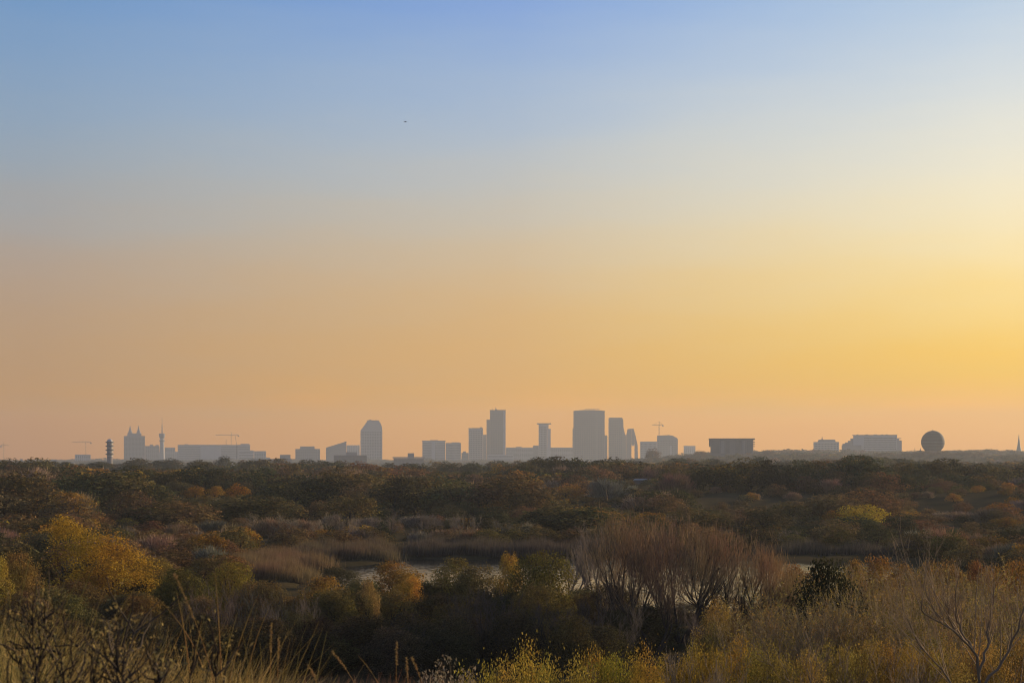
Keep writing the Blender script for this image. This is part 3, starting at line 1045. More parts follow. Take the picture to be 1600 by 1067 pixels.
for i in range(4):
    l_, t_, pl = bare_tree(330 + i, 11, 0.38 + 0.08 * i, (7, 5, 3), 0.011, 0.12, 0.10, 0.0014, first=0.95)
    rng = np.random.default_rng(340 + i)
    pts = pl[:, 1:].reshape(-1, 3)
    pts = pts[rng.random(len(pts)) < 0.75]
    lv = leaf_faces(rng, pts, 0.02, 0.45, True)
    SHRUB_BARE.append((mesh_np('limbs', *l_, M_BARK, True), mesh_np('twigs', *t_, M_BARK, True), mesh_np('leaves', *lv, M_LEAF)))
SHRUB_LEAF = []
for i in range(4):
    l_, t_, pl = bare_tree(360 + i, 10, 0.75, (7, 5, 4), 0.010, 0.12, 0.13, 0.0014, first=0.85)
    SHRUB_LEAF.append([mesh_np('limbs', *l_, M_BARK, True), mesh_np('twigs', *t_, M_BARK, True), pl])


def leafy_tree(name, px, ytop, d, wpx, color, label, group=None, variants=CROWN_MID, cat='tree', rr=rnd, zbase=None):
    x = X_at(px, d)
    z0 = ground_z(x, d) - 0.15 if zbase is None else zbase
    h = Z_at(ytop, d) - z0
    w = wpx / F * d
    r_ = empty(name, (x, d, z0), rr.uniform(0, 6.28), (w, w, h))
    tag(r_, label, cat, group)
    obj('crown', rr.choice(variants), r_, color=color)
    obj('trunk', rr.choice(TRUNKS), r_, color=BARKC)
    return r_


def bare(name, px, ytop, d, wpx, color, label, group=None, variant=None, cat='tree', rr=rnd, leaves=None, lib=None, rot=None, limb=None):
    lib = lib or BARE
    x = X_at(px, d)
    z0 = ground_z(x, d) - 0.1
    h = Z_at(ytop, d) - z0
    w = wpx / F * d
    v = lib[variant if variant is not None else rr.randrange(len(lib))]
    r_ = empty(name, (x, d, z0), rr.uniform(0, 6.28) if rot is None else rot, (w, w, h))
    tag(r_, label, cat, group)
    obj('limbs', v[0], r_, color=limb or tuple(c * 0.6 for c in color))
    obj('twigs', v[1], r_, color=color)
    if leaves and len(v) > 2:
        obj('leaves', v[2], r_, color=leaves)
    return r_


# normalise the bare skeletons to 1 wide and 1 high
def normalise(meshes):
    co = []
    for me in meshes:
        a = np.empty(len(me.vertices) * 3, np.float32)
        me.vertices.foreach_get('co', a)
        co.append(a.reshape(-1, 3))
    allv = np.concatenate(co)
    w = (np.percentile(np.abs(allv[:, :2]), 97)) * 2
    h = np.percentile(allv[:, 2], 99.5)
    for me, a in zip(meshes, co):
        a[:, :2] /= w
        a[:, 2] /= h
        me.vertices.foreach_set('co', a.ravel())
        me.update()


for s_ in BARE + SHRUB_BARE:
    normalise(s_)
for i, s_ in enumerate(SHRUB_LEAF):
    # leaves sit along the twigs and thicken into rounded clumps
    rng = np.random.default_rng(370 + i)
    pl = s_[2][:, 1:].reshape(-1, 3)
    k_ = rng.integers(0, len(pl), 4000)
    v1, f1 = leaf_faces(rng, pl[k_] + rng.normal(0, 0.02, (4000, 3)), 0.020, 0.6, True)
    me1 = mesh_np('tmp', v1, f1, None)
    normalise((s_[0], s_[1], me1))
    for me_ in (s_[0], s_[1], me1):
        q_ = np.empty(len(me_.vertices) * 3, np.float32)
        me_.vertices.foreach_get('co', q_)
        q_[2::3] *= 0.86
        me_.vertices.foreach_set('co', q_)
        me_.update()
    a_ = np.empty(len(v1) * 3, np.float32)
    me1.vertices.foreach_get('co', a_)
    P, dn = lobe_points(rng, [(x * 1.0, y * 1.0, z * 0.98, r * 0.9) for x, y, z, r in crown_lobes(rng, 40)], 15000, 0.26)
    v2, f2 = leaf_faces(rng, P, 0.017, 0.65, True)
    s_[2] = mesh_np('leaves', np.concatenate([a_.reshape(-1, 3), v2]), np.concatenate([f1, f2 + len(v1)]), M_LEAF)
    bpy.data.meshes.remove(me1)
# fine twigs that close a bare willow's crown
FINE = []
for i in range(3):
    rng = np.random.default_rng(390 + i)
    lob = [(x * 0.95, y * 0.95, 0.46 + 0.5 * z, r * 0.8) for x, y, z, r in crown_lobes(rng, 26)]
    n_ = 2200
    P, dn = lobe_points(rng, lob, n_, 0.45)
    dr = unit(P - np.array([0, 0, -0.25]) + rng.normal(0, 0.27, (n_, 3)) + np.array([0, 0, 0.25]))
    L_ = rng.uniform(0.05, 0.16, n_)[:, None]
    sd = unit(np.cross(dr, rng.normal(0, 1, (n_, 3)))) * 0.0022 * rng.uniform(0.6, 1.4, n_)[:, None]
    V_ = np.stack([P - dr * L_ * 0.6 - sd, P - dr * L_ * 0.6 + sd, P + dr * L_ * 0.4], 1).reshape(-1, 3)
    FINE.append(mesh_np('fine_twigs', V_, np.arange(n_ * 3).reshape(-1, 3), M_TWIG))

# ------------------------------------------------------------------ woodland beyond the pond
KINDS = [
    ('olive', OLIVE, 'bushy_tree', 'olive rounded tree', 'olive trees beyond the pond'),
    ('dark', DARKG, 'bushy_tree', 'dark green tree', 'dark green trees beyond the pond'),
    ('rust', RUST, 'bushy_tree', 'rust tree', 'rust brown trees beyond the pond'),
    ('brown', BROWN, 'bushy_tree', 'dull brown tree', 'brown trees beyond the pond'),
    ('ochre', OCHRE, 'bushy_tree', 'ochre autumn tree', 'ochre trees beyond the pond'),
    ('twig', REDTW, 'leafless_tree', 'leafless reddish tree', 'reddish leafless trees beyond the pond'),
    ('grey', GREYTW, 'leafless_tree', 'leafless grey tree', 'grey leafless trees beyond the pond'),
]
WEIGHTS = np.array([0.29, 0.25, 0.09, 0.18, 0.07, 0.07, 0.05])
FEATURES = [  # px, top row, distance, width px, colour, kind, label
    (305, 760, 330, 44, GOLD, 'leafy', 'golden tree at the left end of the yellow row in mid woodland'),
    (337, 759, 333, 34, YELLOW, 'leafy', 'bright yellow tree in the middle of the yellow row in mid woodland'),
    (371, 755, 326, 46, GOLD, 'leafy', 'largest golden tree at the right end of the yellow row in mid woodland'),
    (215, 793, 250, 74, RUST, 'leafy', 'rust coloured thicket left of the dark shaded hollow'),
    (262, 790, 252, 80, RUST, 'twig', 'reddish leafless thicket on the rise above the dark hollow'),
    (330, 795, 250, 76, RUST, 'leafy', 'warm brown bush at the right of the rust thicket'),
    (425, 806, 222, 74, REDTW, 'twig', 'pinkish brown leafless willow scrub left of the reed inlet'),
    (475, 808, 224, 66, REDTW, 'twig', 'pinkish leafless scrub beside the grey leafless scrub'),
    (520, 800, 232, 60, GREYTW, 'twig', 'pale grey leafless scrub above the rounded reed mound'),
    (575, 806, 236, 70, GREYTW, 'twig', 'grey leafless scrub in the middle above the reed inlet'),
    (655, 803, 240, 80, GREYTW, 'twig', 'wide grey leafless scrub behind the pale reed bank'),
    (715, 806, 238, 60, GREYTW, 'twig', 'grey leafless scrub at the right end of the pale reed bank'),
    (555, 832, 208, 80, BROWN, 'leafy', 'low rounded brown mound of scrub at the reed inlet'),
    (1348, 788, 250, 92, (0.50, 0.37, 0.04), 'leafy', 'bright yellow green bush on the far shore, brightest of that bank'),
    (1305, 797, 253, 46, GOLD, 'leafy', 'orange bush touching the yellow green bush on the far shore'),
    (1212, 819, 226, 24, OCHRE, 'leafy', 'small round ochre bush alone above the far shore'),
    (1530, 826, 232, 44, (0.24, 0.105, 0.03), 'leafy', 'orange peaked bush on the far shore at right'),
    (1430, 803, 262, 110, BROWN, 'leafy', 'long rounded brown bush right of the yellow green bush'),
    (1480, 822, 250, 80, OLIVE, 'leafy', 'olive bush sloping down to the far shore at right'),
    (1545, 846, 216, 100, GREENY, 'leafy', 'low green bush at the far shore under the orange peaked bush'),
    (1492, 778, 330, 50, DARKG, 'leafy', 'dark ball shaped tree among ochre trees at right'),
    (1525, 765, 345, 60, GREENY, 'leafy', 'yellow green tree with lit top near the right edge'),
    (1575, 758, 350, 70, GREENY, 'leafy', 'tall yellow green tree at the right edge of the woodland'),
    (1455, 776, 335, 40, OCHRE, 'leafy', 'ochre tree left of the dark ball shaped tree'),
    (1130, 776, 330, 60, OCHRE, 'leafy', 'ochre tree crowning the dark bank behind the bare willows'),
    (1165, 781, 325, 60, GREENY, 'leafy', 'green gold tree right on the dark bank behind the bare willows'),
    (925, 776, 340, 50, OCHRE, 'leafy', 'ochre tree rising behind the pale leaning bare trees'),
    (945, 781, 338, 46, RUST, 'leafy', 'rust tree rising just left of the tallest bare willow'),
    (350, 712.5, 900, 34, DARKG, 'leafy', 'dark umbrella shaped tree breaking the skyline under the dark crane mast'),
    (265, 715.5, 880, 52, DARKG, 'leafy', 'dark domed tree on the skyline right of the broadcast tower'),
    (158, 721, 820, 44, DARKG, 'leafy', 'dark domed tree on the skyline at the foot of the ringed tower'),
    (205, 725, 820, 34, DARKG, 'leafy', 'small dark domed tree on the skyline below the twin spired tower'),
    (700, 721, 620, 48, DARKG, 'leafy', 'very dark tree on the skyline below the paired blocks'),
    (735, 722.5, 625, 44, DARKG, 'leafy', 'very dark tree on the skyline below the flat topped tower'),
    (562, 726, 760, 32, DARKG, 'leafy', 'small dark tree on the skyline below the shouldered tower'),
    (590, 728, 760, 30, DARKG, 'leafy', 'second small dark tree right of the one below the shouldered tower'),
    (1022, 699, 1900, 30, BROWN, 'leafy', 'hazy domed tree below the small crane on the skyline'),
    (1094, 703.5, 1900, 24, BROWN, 'leafy', 'hazy domed tree at the left foot of the dark banded block'),
    (1202, 702.5, 1900, 22, BROWN, 'leafy', 'hazy domed tree alone on the skyline right of the dark banded block'),
    (1425, 706, 1800, 44, BROWN, 'leafy', 'hazy low tree on the wooded rise left of the dark sphere'),
    (1452, 703.8, 1780, 40, BROWN, 'leafy', 'hazy tree on the wooded rise hiding the foot of the dark sphere at left'),
    (1474, 704.2, 1790, 40, BROWN, 'leafy', 'hazy tree on the wooded rise hiding the foot of the dark sphere at right'),
    (1502, 705.5, 1800, 42, BROWN, 'leafy', 'hazy low tree on the wooded rise right of the dark sphere'),
    (890, 727, 1100, 60, BROWN, 'leafy', 'hazy brown tree group below the broad tower'),
]
for i_, (px_, top_, d_, w_) in enumerate(((500, 812, 246, 70), (600, 806, 244, 90), (690, 808, 246, 84), (770, 800, 240, 90), (830, 806, 236, 80), (880, 808, 232, 84),
                                         (1180, 820, 226, 90), (1260, 818, 230, 90), (1330, 822, 226, 90), (1400, 826, 224, 90), (1470, 832, 222, 80), (1580, 836, 224, 80))):
    FEATURES.append((px_, top_, d_, w_, DARKG if i_ % 2 else OLIVE, 'leafy',
                     ('dark' if i_ % 2 else 'olive') + ' tree on the far bank, ' + ('left of' if px_ < 850 else ('behind' if px_ < 1200 else 'right of')) + ' the bare willows, ' +
                     ('first', 'second', 'third', 'fourth', 'fifth', 'sixth')[i_ % 6] + ' from left'))
rr = random.Random(21)
env = np.full(2100, 2000.0)          # top row already covered, per photo column


def cover(px, w, top):
    a, b_ = int(px - w * 0.36) + 200, int(px + w * 0.36) + 200
    a, b_ = max(0, a), min(2099, b_)
    return a, max(a + 1, b_)


cands = []
for px, top, d, w, colr, kd, lab in FEATURES:
    cands.append(dict(d=d, px=px, top=top, w=w, col=colr, kd=kd, feat=lab))
rngw = np.random.default_rng(5)


def kindmap(x, y):
    v = mnoise.noise(Vector((x * 0.012, y * 0.012, 2.0)))
    return v


def too_near_feature(px, top, d, wp):
    for f in FEATURES + [(1003, 747, 420, 36)]:
        if d < f[2] + 3 and d > max(190, f[2] - 260) and abs(px - f[0]) < f[3] * 0.5 + wp * 0.35 and top < f[1] + 14:
            return f[1]
    return None




def band(x, y):
    """1 on the wooded ridges, 0 in the hollows between them"""
    n = mnoise.noise(Vector((x * 0.009 + 3, y * 0.004, 1.0)))
    n2 = mnoise.noise(Vector((x * 0.03, y * 0.02, 5.0)))
    ph = math.log(max(y, 150.0) / 232.0) / math.log(1.27) + 0.75 * n + 0.2 * n2
    return 0.5 + 0.5 * math.cos(2 * math.pi * ph)


def wood_end(px):
    return float(np.interp(px, [0, 300, 620, 800, 900, 1020, 1080], [880, 930, 900, 1050, 1250, 1700, 2250]))


d = 128.0
while d < 4300:
    step = 5.6 if d < 200 else (9.0 if d < 450 else (8.5 if d < 800 else (12 if d < 1500 else (22 if d < 2600 else 40))))
    half = 0.40 * d + 10
    xs = np.arange(-half, half, step)
    for x in xs:
        xx = x + rngw.uniform(-0.45, 0.45) * step
        dd = d + rngw.uniform(-0.5, 0.5) * step
        e = math.hypot((xx - 11) / 36.0, (dd - 152) / 31.0)
        if e < 1.13:
            continue
        px = 800 + xx / dd * F
        if dd < 189 and (365 < px < 1420 and dd > 138 or px > 250 and dd < 140):
            continue
        city = dd > wood_end(px)
        if city and (dd < 1750 or rngw.random() < 0.2):
            continue
        z0 = ground_z(xx, dd)
        kv = kindmap(xx, dd)
        w_ = WEIGHTS.copy()
        w_[[0, 1]] *= max(0.2, 1 + 2.4 * kv)
        w_[[2, 4, 5]] *= max(0.12, 1 - 2.4 * kv)
        if dd > 560:
            w_[[0, 1, 3]] *= (2.2, 3.4, 1.6)
            w_[[2, 4, 5]] *= 0.35
        ki = rngw.choice(len(KINDS), p=w_ / w_.sum())
        bd = band(xx, dd)
        h = 1.8 + 5.0 * bd ** 1.5 + rngw.uniform(-0.7, 1.3) * (0.4 + bd) + (0.5 if ki in (0, 1) else 0)
        if dd > 600:
            h = 2.8 + 3.0 * bd + rngw.uniform(-0.8, 1.8)
        if dd > 720:
            h = rngw.uniform(1.9, 3.4) + 8.0 * max(0.0, mnoise.noise(Vector((xx * 0.018, dd * 0.01, 9.0))) - 0.08)
        dome = dd > 560 and not city and rngw.random() < 0.10
        if dome:
            h = rngw.uniform(5.0, 7.6)
        if city:
            h = rngw.uniform(5, 9) + 9 * mnoise.noise(Vector((xx * 0.006, dd * 0.004, 3.0)))
        if dd < 200:
            h = rngw.uniform(2.2, 3.8) + (1.2 if px < 180 else 0)
        elif dd < 225:
            h = rngw.uniform(2.6, 4.4)
        h = max(1.8, h)
        w = (max(h, 3.0) * rngw.uniform(1.4, 2.25) + (1.8 if 225 < dd < 900 else 0)) * (1.0 if dd < 1300 else (1.4 if dd < 2600 else 2.2))
        w = min(w, 2.1 * h + 1.2) if dd < 900 else w
        if dome:
            w = h * rngw.uniform(1.7, 2.5)
        top = HY - (z0 + h) / dd * F
        wp = w / dd * F
        ft = too_near_feature(px, top, dd, wp)
        if ft is not None:
            top = ft + 14 + rngw.uniform(0, 10)
            h = (HY - top) / F * dd - z0
            if h < 1.7:
                h = 1.7
                top = HY - (z0 + h) / dd * F
                w = min(w, 3.8)
                wp = w / dd * F
        cands.append(dict(d=dd, px=px, top=top, w=wp, ki=ki, z0=z0, h=h, wm=w, x=xx))
    d += step * 0.92
cands.sort(key=lambda c: c['d'])
keep = []
for c in cands:
    if not -60 < c['px'] < 1660:
        continue
    a, b_ = cover(c['px'], c['w'], c['top'])
    seg = env[a:b_]
    gain = np.clip(seg - c['top'], 0, None).mean()
    lim = -0.9 / c['d'] * F
    if 'feat' not in c and (seg - c['top']).max() < lim:
        continue
    c['show'] = gain * (b_ - a) if gain < 900 else (b_ - a) * 40
    prof = c['top'] + (np.linspace(-1, 1, b_ - a) ** 2) * c['w'] * 0.18
    env[a:b_] = np.minimum(seg, prof)
    keep.append(c)
feat = [c for c in keep if 'feat' in c]
MARKS = [(60, 'the left end of the skyline'), (185, 'the ringed tower'), (235, 'the twin spired tower'), (300, 'the broadcast tower'), (420, 'the long slab'), (505, 'the stepped office block'),
         (560, 'the sloping roof'), (640, 'the shouldered tower'), (725, 'the paired blocks'), (800, 'the tallest slab tower'), (872, 'the flat capped tower'), (950, 'the broad tower'),
         (1000, 'the tapering block'), (1085, 'the small crane'), (1190, 'the dark banded block'), (1265, 'the gap in the skyline'), (1325, 'the block with roof mast'), (1412, 'the terraced block'),
         (1520, 'the dark sphere'), (9999, 'the church spire')]


def wood_label(text, c):
    depth = 'low beside the pond' if c['d'] < 235 else ('in the near woodland' if c['d'] < 330 else ('halfway up the woodland' if c['d'] < 560 else 'high in the far woodland'))
    mark = next(mk for q, mk in MARKS if c['px'] < q)
    size = 'broad ' if c['w'] > 85 else ('small ' if c['w'] < 36 else '')
    return size + text + ' ' + depth + ', below ' + mark


rest = [c for c in keep if 'feat' not in c]
rest.sort(key=lambda c: -c['show'] if c['d'] < 520 else -c['show'] * 0.1)
singles, mass = rest[:285], rest[285:]
print('woodland kept', len(keep), 'mass', len(mass))
for c in feat:
    nm = 'leafless_tree' if c['kd'] == 'twig' else 'bushy_tree'
    leafy_tree(nm, c['px'], c['top'], c['d'], c['w'], c['col'], c['feat'], None, CROWN_TWIG if c['kd'] == 'twig' else CROWN_MID, rr=rr)
for c in singles:
    key, colr, nm, lab, grp = KINDS[c['ki']]
    leafy_tree(nm, c['px'], c['top'], c['d'], c['w'], vary(colr, rr, 0.25), wood_label(lab, c), grp, CROWN_TWIG if key in ('twig', 'grey') else CROWN_MID, rr=rr, zbase=c['z0'] - 0.2)

# the rest of the wood reads as one mass
near_l = [leafy_crown(400 + i, 640, 0.085, nl=22, fluff=0.1, fat=1.25, jit=0.6)[0].reshape(-1, 3, 3) for i in range(6)]
near_t = [twiggy_crown(420 + i, 520, width=0.016)[0].reshape(-1, 3, 3) for i in range(3)]
far_l = [leafy_crown(440 + i, 230, 0.13)[0].reshape(-1, 3, 3) for i in range(6)]
VS, CS = [], []
for c in mass:
    key, colr, *_r = KINDS[c['ki']]
    tw = key in ('twig', 'grey')
    lib = (near_t if tw else near_l) if c['d'] < 900 else far_l
    g = lib[rr.randrange(len(lib))]
    a = rr.uniform(0, 6.28)
    ca_, sa_ = math.cos(a), math.sin(a)
    v = np.empty_like(g)
    v[..., 0] = (g[..., 0] * ca_ - g[..., 1] * sa_) * c['wm'] + c['x']
    v[..., 1] = (g[..., 0] * sa_ + g[..., 1] * ca_) * c['wm'] + c['d']
    v[..., 2] = g[..., 2] * (c['h'] + 0.3) + c['z0'] - 0.3
    VS.append(v.reshape(-1, 3))
    CS.append(np.tile(np.array([*vary(colr, rr, 0.25), 1.0], np.float32), (len(g) * 3, 1)))
V = np.concatenate(VS)
me = mesh_np('woodland', V, np.arange(len(V)).reshape(-1, 3), M_WOODLAND)
at = me.color_attributes.new('tint', 'FLOAT_COLOR', 'POINT')
at.data.foreach_set('color', np.concatenate(CS).ravel())
print('woodland tris', len(V) // 3)
tag(obj('woodland', me), kind='stuff')


# ------------------------------------------------------------------ reeds
def reed_bed(name, poly_fn, n, h, color, seed, width=0.022):
    rng = np.random.default_rng(seed)
    pts = poly_fn(rng, n)
    z = np.maximum(terrain(pts[:, 0], pts[:, 1]), WATER_Z - 0.3)
    hh = h * rng.uniform(0.6, 1.1, n) * (0.8 + 0.3 * np.sin(pts[:, 0] * 0.9 + pts[:, 1] * 0.4) * np.sin(pts[:, 1] * 0.55))
    b0 = np.stack([pts[:, 0], pts[:, 1], z], -1)
    tip = b0 + np.stack([rng.normal(0.1, 0.16, n) * hh, rng.normal(0, 0.12, n) * hh, hh], -1)
    a = rng.uniform(0, math.pi, n)
    s = np.stack([np.cos(a), np.sin(a), np.zeros(n)], -1) * width * rng.uniform(0.6, 1.5, n)[:, None]
    V = np.stack([b0 - s, b0 + s, tip + s * 0.5], 1).reshape(-1, 3)
    return tag(obj(name, mesh_np(name, V, np.arange(n * 3).reshape(n, 3), M_BLADE), color=color), kind='stuff')


def strip(px0, px1, d0, d1):
    def f(rng, n):
        d_ = rng.uniform(d0, d1, n)
        px = rng.uniform(0, 1, n) * (px1 - px0) * (0.82 + 0.18 * np.sin(d_ * 0.5 + 1)) + px0 + 22 * np.sin(d_ * 0.31) + rng.normal(0, 9, n)
        return np.stack([(px - 800) / F * d_, d_], -1)
    return f


reed_bed('reeds', strip(370, 505, 146, 172), 16000, 2.3, (0.21, 0.145, 0.08), 71, 0.022)
reed_bed('reeds', strip(480, 640, 174, 188), 12000, 2.2, (0.16, 0.12, 0.075), 72, 0.03)
reed_bed('reeds', strip(640, 1010, 181, 193), 16000, 2.3, (0.125, 0.10, 0.075), 73, 0.03)
reed_bed('reeds', strip(1180, 1560, 182, 194), 12000, 1.8, (0.10, 0.085, 0.065), 74, 0.03)

# thin lit grass line and roof in the woodland
b = Building('house', 'small pale roof half hidden in the woodland below the small crane', 'house', 1003, 420, base=-14.0)
mb = MB(); mb.box(b.x(990), b.x(1018), 0, 6, 0, b.z(750.6)); obj('wall', mb.mesh('wall', M_BRICK), b.root)
mb = MB(); mb.prism([(b.x(989), b.z(750.8)), (b.x(1019), b.z(750.8)), (b.x(1017), b.z(748.4)), (b.x(991), b.z(748.4))], -0.3, 6.5); obj('roof', mb.mesh('roof', M_ROOF), b.root)

# ------------------------------------------------------------------ trees this side of the pond
lobes = [(-0.36, 0, 0.86, 0.17), (-0.24, 0.05, 0.76, 0.22), (-0.10, -0.05, 0.66, 0.24), (0.06, 0, 0.60, 0.24), (0.22, 0.04, 0.46, 0.22),
         (0.36, 0, 0.32, 0.18), (-0.15, 0.15, 0.5, 0.24), (0.05, -0.16, 0.42, 0.24), (-0.28, -0.1, 0.56, 0.2), (0.2, -0.1, 0.28, 0.2),
         (-0.44, 0.04, 0.74, 0.10), (0.46, 0.02, 0.2, 0.12), (-0.1, -0.14, 0.3, 0.2)]
rl = np.random.default_rng(11)
lobes = [(x + rl.normal(0, 0.05), y * 1.3 + rl.normal(0, 0.06), z + rl.normal(0, 0.04), r * rl.uniform(0.4, 0.7)) for x, y, z, r in lobes for _ in range(4)]
lobes += [(rl.uniform(-0.3, 0.4), rl.uniform(-0.2, 0.2), rl.uniform(0.03, 0.28), rl.uniform(0.1, 0.16)) for _ in range(14)]
me_y = mesh_np('crown', *leafy_crown(12, 20000, 0.017, True, aspect=0.65, fluff=0.25, lobes=lobes), M_LEAF)
d = 122.0
x = X_at(160, d)
z0 = ground_z(x, d)
r_ = empty('windswept_tree', (x, d, z0), 0, (178 / F * d, 178 / F * d, Z_at(806, d) - z0))
tag(r_, 'large windswept golden yellow tree sloping down to the right at left', 'tree')
obj('crown', me_y, r_, color=(0.43, 0.27, 0.034))
obj('trunk', TRUNKS[0], r_, color=BARKC, scale=(1, 1, 0.5))

NEAR = [  # px, top, d, width px, colour, label
    (238, 866, 126, 84, (0.15, 0.11, 0.03), 'olive gold tree right against the windswept yellow tree'),
    (30, 858, 112, 80, (0.17, 0.11, 0.03), 'orange olive bush at the left edge below the windswept yellow tree'),
    (-8, 866, 104, 70, (0.22, 0.17, 0.03), 'yellow green bush cut by the left edge'),
    (55, 830, 152, 76, (0.055, 0.055, 0.035), 'grey green bush above the orange olive bush at left'),
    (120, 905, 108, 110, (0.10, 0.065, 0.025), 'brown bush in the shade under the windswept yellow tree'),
    (285, 884, 108, 96, (0.085, 0.075, 0.02), 'dark olive bush right below the olive gold tree'),
    (362, 874, 112, 96, (0.16, 0.125, 0.025), 'olive yellow bush with light tips left of the reeds'),
    (420, 905, 100, 84, (0.10, 0.075, 0.03), 'brown olive bush below the orange reeds'),
    (530, 884, 140, 92, (0.06, 0.052, 0.025), 'dark round bush standing in front of the reed inlet'),
    (506, 900, 106, 96, (0.22, 0.135, 0.03), 'ochre leafy tree left of the slender yellow sapling'),
    (574, 906, 100, 46, (0.24, 0.165, 0.055), 'slender pale yellow sapling between two ochre trees'),
    (622, 875, 116, 112, (0.20, 0.118, 0.028), 'dense orange brown tree in the middle of the shore row'),
    (640, 898, 106, 66, (0.34, 0.20, 0.035), 'bright yellow bush in front of the orange brown tree'),
    (708, 871, 112, 92, (0.13, 0.105, 0.03), 'olive yellow tree right of the orange brown tree'),
    (748, 880, 110, 96, (0.11, 0.088, 0.034), 'thin olive bush with water behind it'),
    (795, 862, 108, 52, (0.27, 0.18, 0.035), 'narrow yellow tree left against the round olive green tree'),
    (845, 858, 106, 118, (0.105, 0.090, 0.024), 'round olive green tree in front of the water'),
    (1370, 868, 96, 92, (0.21, 0.12, 0.03), 'orange gold bush right behind the dark evergreen'),
    (1330, 872, 92, 70, (0.20, 0.125, 0.03), 'gold bush behind the top of the dark evergreen'),
    (1465, 870, 82, 100, (0.20, 0.125, 0.035), 'gold leafy bush above the bare thicket at right'),
    (1535, 874, 84, 90, (0.19, 0.105, 0.035), 'orange leafy bush above the bare thicket at right'),
    (1592, 868, 80, 80, (0.22, 0.125, 0.03), 'orange gold bush at the right edge above the thicket'),
    (1235, 880, 100, 70, (0.20, 0.115, 0.035), 'orange bush between bare willows and dark evergreen'),
    (1268, 886, 98, 90, (0.17, 0.105, 0.035), 'brown gold bush left behind the dark evergreen'),
    (1415, 874, 92, 100, (0.19, 0.12, 0.035), 'ochre bush between the dark evergreen and the right thicket'),
    (1500, 882, 76, 110, (0.17, 0.11, 0.035), 'brown gold bush standing in the back of the right thicket'),
    (1565, 878, 90, 100, (0.20, 0.12, 0.03), 'orange bush second from the right edge above the thicket'),
    (1385, 902, 78, 100, (0.15, 0.10, 0.035), 'brown bush right below the gold bush of the evergreen'),
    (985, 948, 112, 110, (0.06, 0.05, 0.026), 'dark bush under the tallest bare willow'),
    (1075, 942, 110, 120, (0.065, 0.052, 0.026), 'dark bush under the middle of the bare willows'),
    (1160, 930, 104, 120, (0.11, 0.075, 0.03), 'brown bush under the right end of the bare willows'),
    (1215, 915, 100, 100, (0.12, 0.08, 0.03), 'brown bush before the gap of bright water at right'),
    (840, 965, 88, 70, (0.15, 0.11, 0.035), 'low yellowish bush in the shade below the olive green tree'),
]
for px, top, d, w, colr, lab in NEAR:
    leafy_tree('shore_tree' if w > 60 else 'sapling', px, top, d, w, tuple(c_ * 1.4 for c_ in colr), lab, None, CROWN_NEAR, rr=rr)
# the evergreen
leafy_tree('evergreen_tree', 1296, 868, 60, 132, (0.040, 0.042, 0.020), 'dark evergreen tree with ragged outline beside the open water', None, CROWN_NEAR, rr=rr)
SHORE_MARKS = [(95, 'the left edge bushes'), (260, 'the windswept yellow tree'), (400, 'the olive yellow bush'), (545, 'the ochre leafy tree'), (680, 'the orange brown tree'), (770, 'the olive yellow tree'),
               (930, 'the round olive tree'), (1100, 'the bare willows'), (1230, 'the sparse yellow shrub'), (9999, 'the dark evergreen')]


def shore_mark(px):
    return next(mk for q, mk in SHORE_MARKS if px < q)


# dark scrub at the foot of the row
rs_ = random.Random(33)
for i in range(36):
    px = 20 + i * 28 + rs_.uniform(-12, 12)
    d = rs_.uniform(80, 97)
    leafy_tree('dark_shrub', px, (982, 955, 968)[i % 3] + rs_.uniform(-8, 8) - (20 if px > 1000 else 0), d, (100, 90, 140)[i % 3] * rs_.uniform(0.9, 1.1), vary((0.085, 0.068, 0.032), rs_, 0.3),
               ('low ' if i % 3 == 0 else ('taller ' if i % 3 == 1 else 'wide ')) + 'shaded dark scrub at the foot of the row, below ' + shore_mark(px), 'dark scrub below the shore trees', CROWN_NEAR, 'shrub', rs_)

for i in range(46):
    px = -20 + i * 21.5 + rs_.uniform(-14, 14)
    d = rs_.uniform(96, 124)
    cl = rs_.choice([(0.13, 0.10, 0.036), (0.17, 0.115, 0.042), (0.10, 0.088, 0.034), (0.20, 0.14, 0.04)])
    cn = [('olive', 'brown', 'dark green', 'ochre brown')[k_] for k_ in range(4) if cl == [(0.13, 0.10, 0.036), (0.17, 0.115, 0.042), (0.10, 0.088, 0.034), (0.20, 0.14, 0.04)][k_]][0]
    leafy_tree('scrub_bush', px, rs_.uniform(902, 935) + (12 if 430 < px < 520 or 690 < px < 790 else 0), d, rs_.uniform(80, 125), vary(cl, rs_, 0.25),
               cn + ' scrub bush filling the shore row beside ' + shore_mark(px), 'scrub bushes filling the shore row', CROWN_NEAR, 'shrub', rs_)

# bare trees standing out of the scrub on the far bank
for i, (px, top, d, w) in enumerate(((505, 799, 214, 50), (548, 806, 206, 44), (604, 800, 212, 56), (668, 798, 214, 60), (730, 802, 210, 54), (782, 808, 206, 46), (826, 812, 204, 44),
                                     (1185, 832, 204, 40), (1236, 826, 206, 46), (1450, 836, 206, 44), (1512, 838, 202, 40), (402, 800, 226, 46), (446, 801, 220, 52))):
    bare('bare_tree', px, top, d, w, vary((0.27, 0.215, 0.155), rs_, 0.2), ('pale', 'grey', 'thin')[i % 3] + ' leafless tree rising from the far bank below ' + next(mk for q, mk in MARKS if px < q),
         'leafless trees on the far bank', None, rr=rs_)

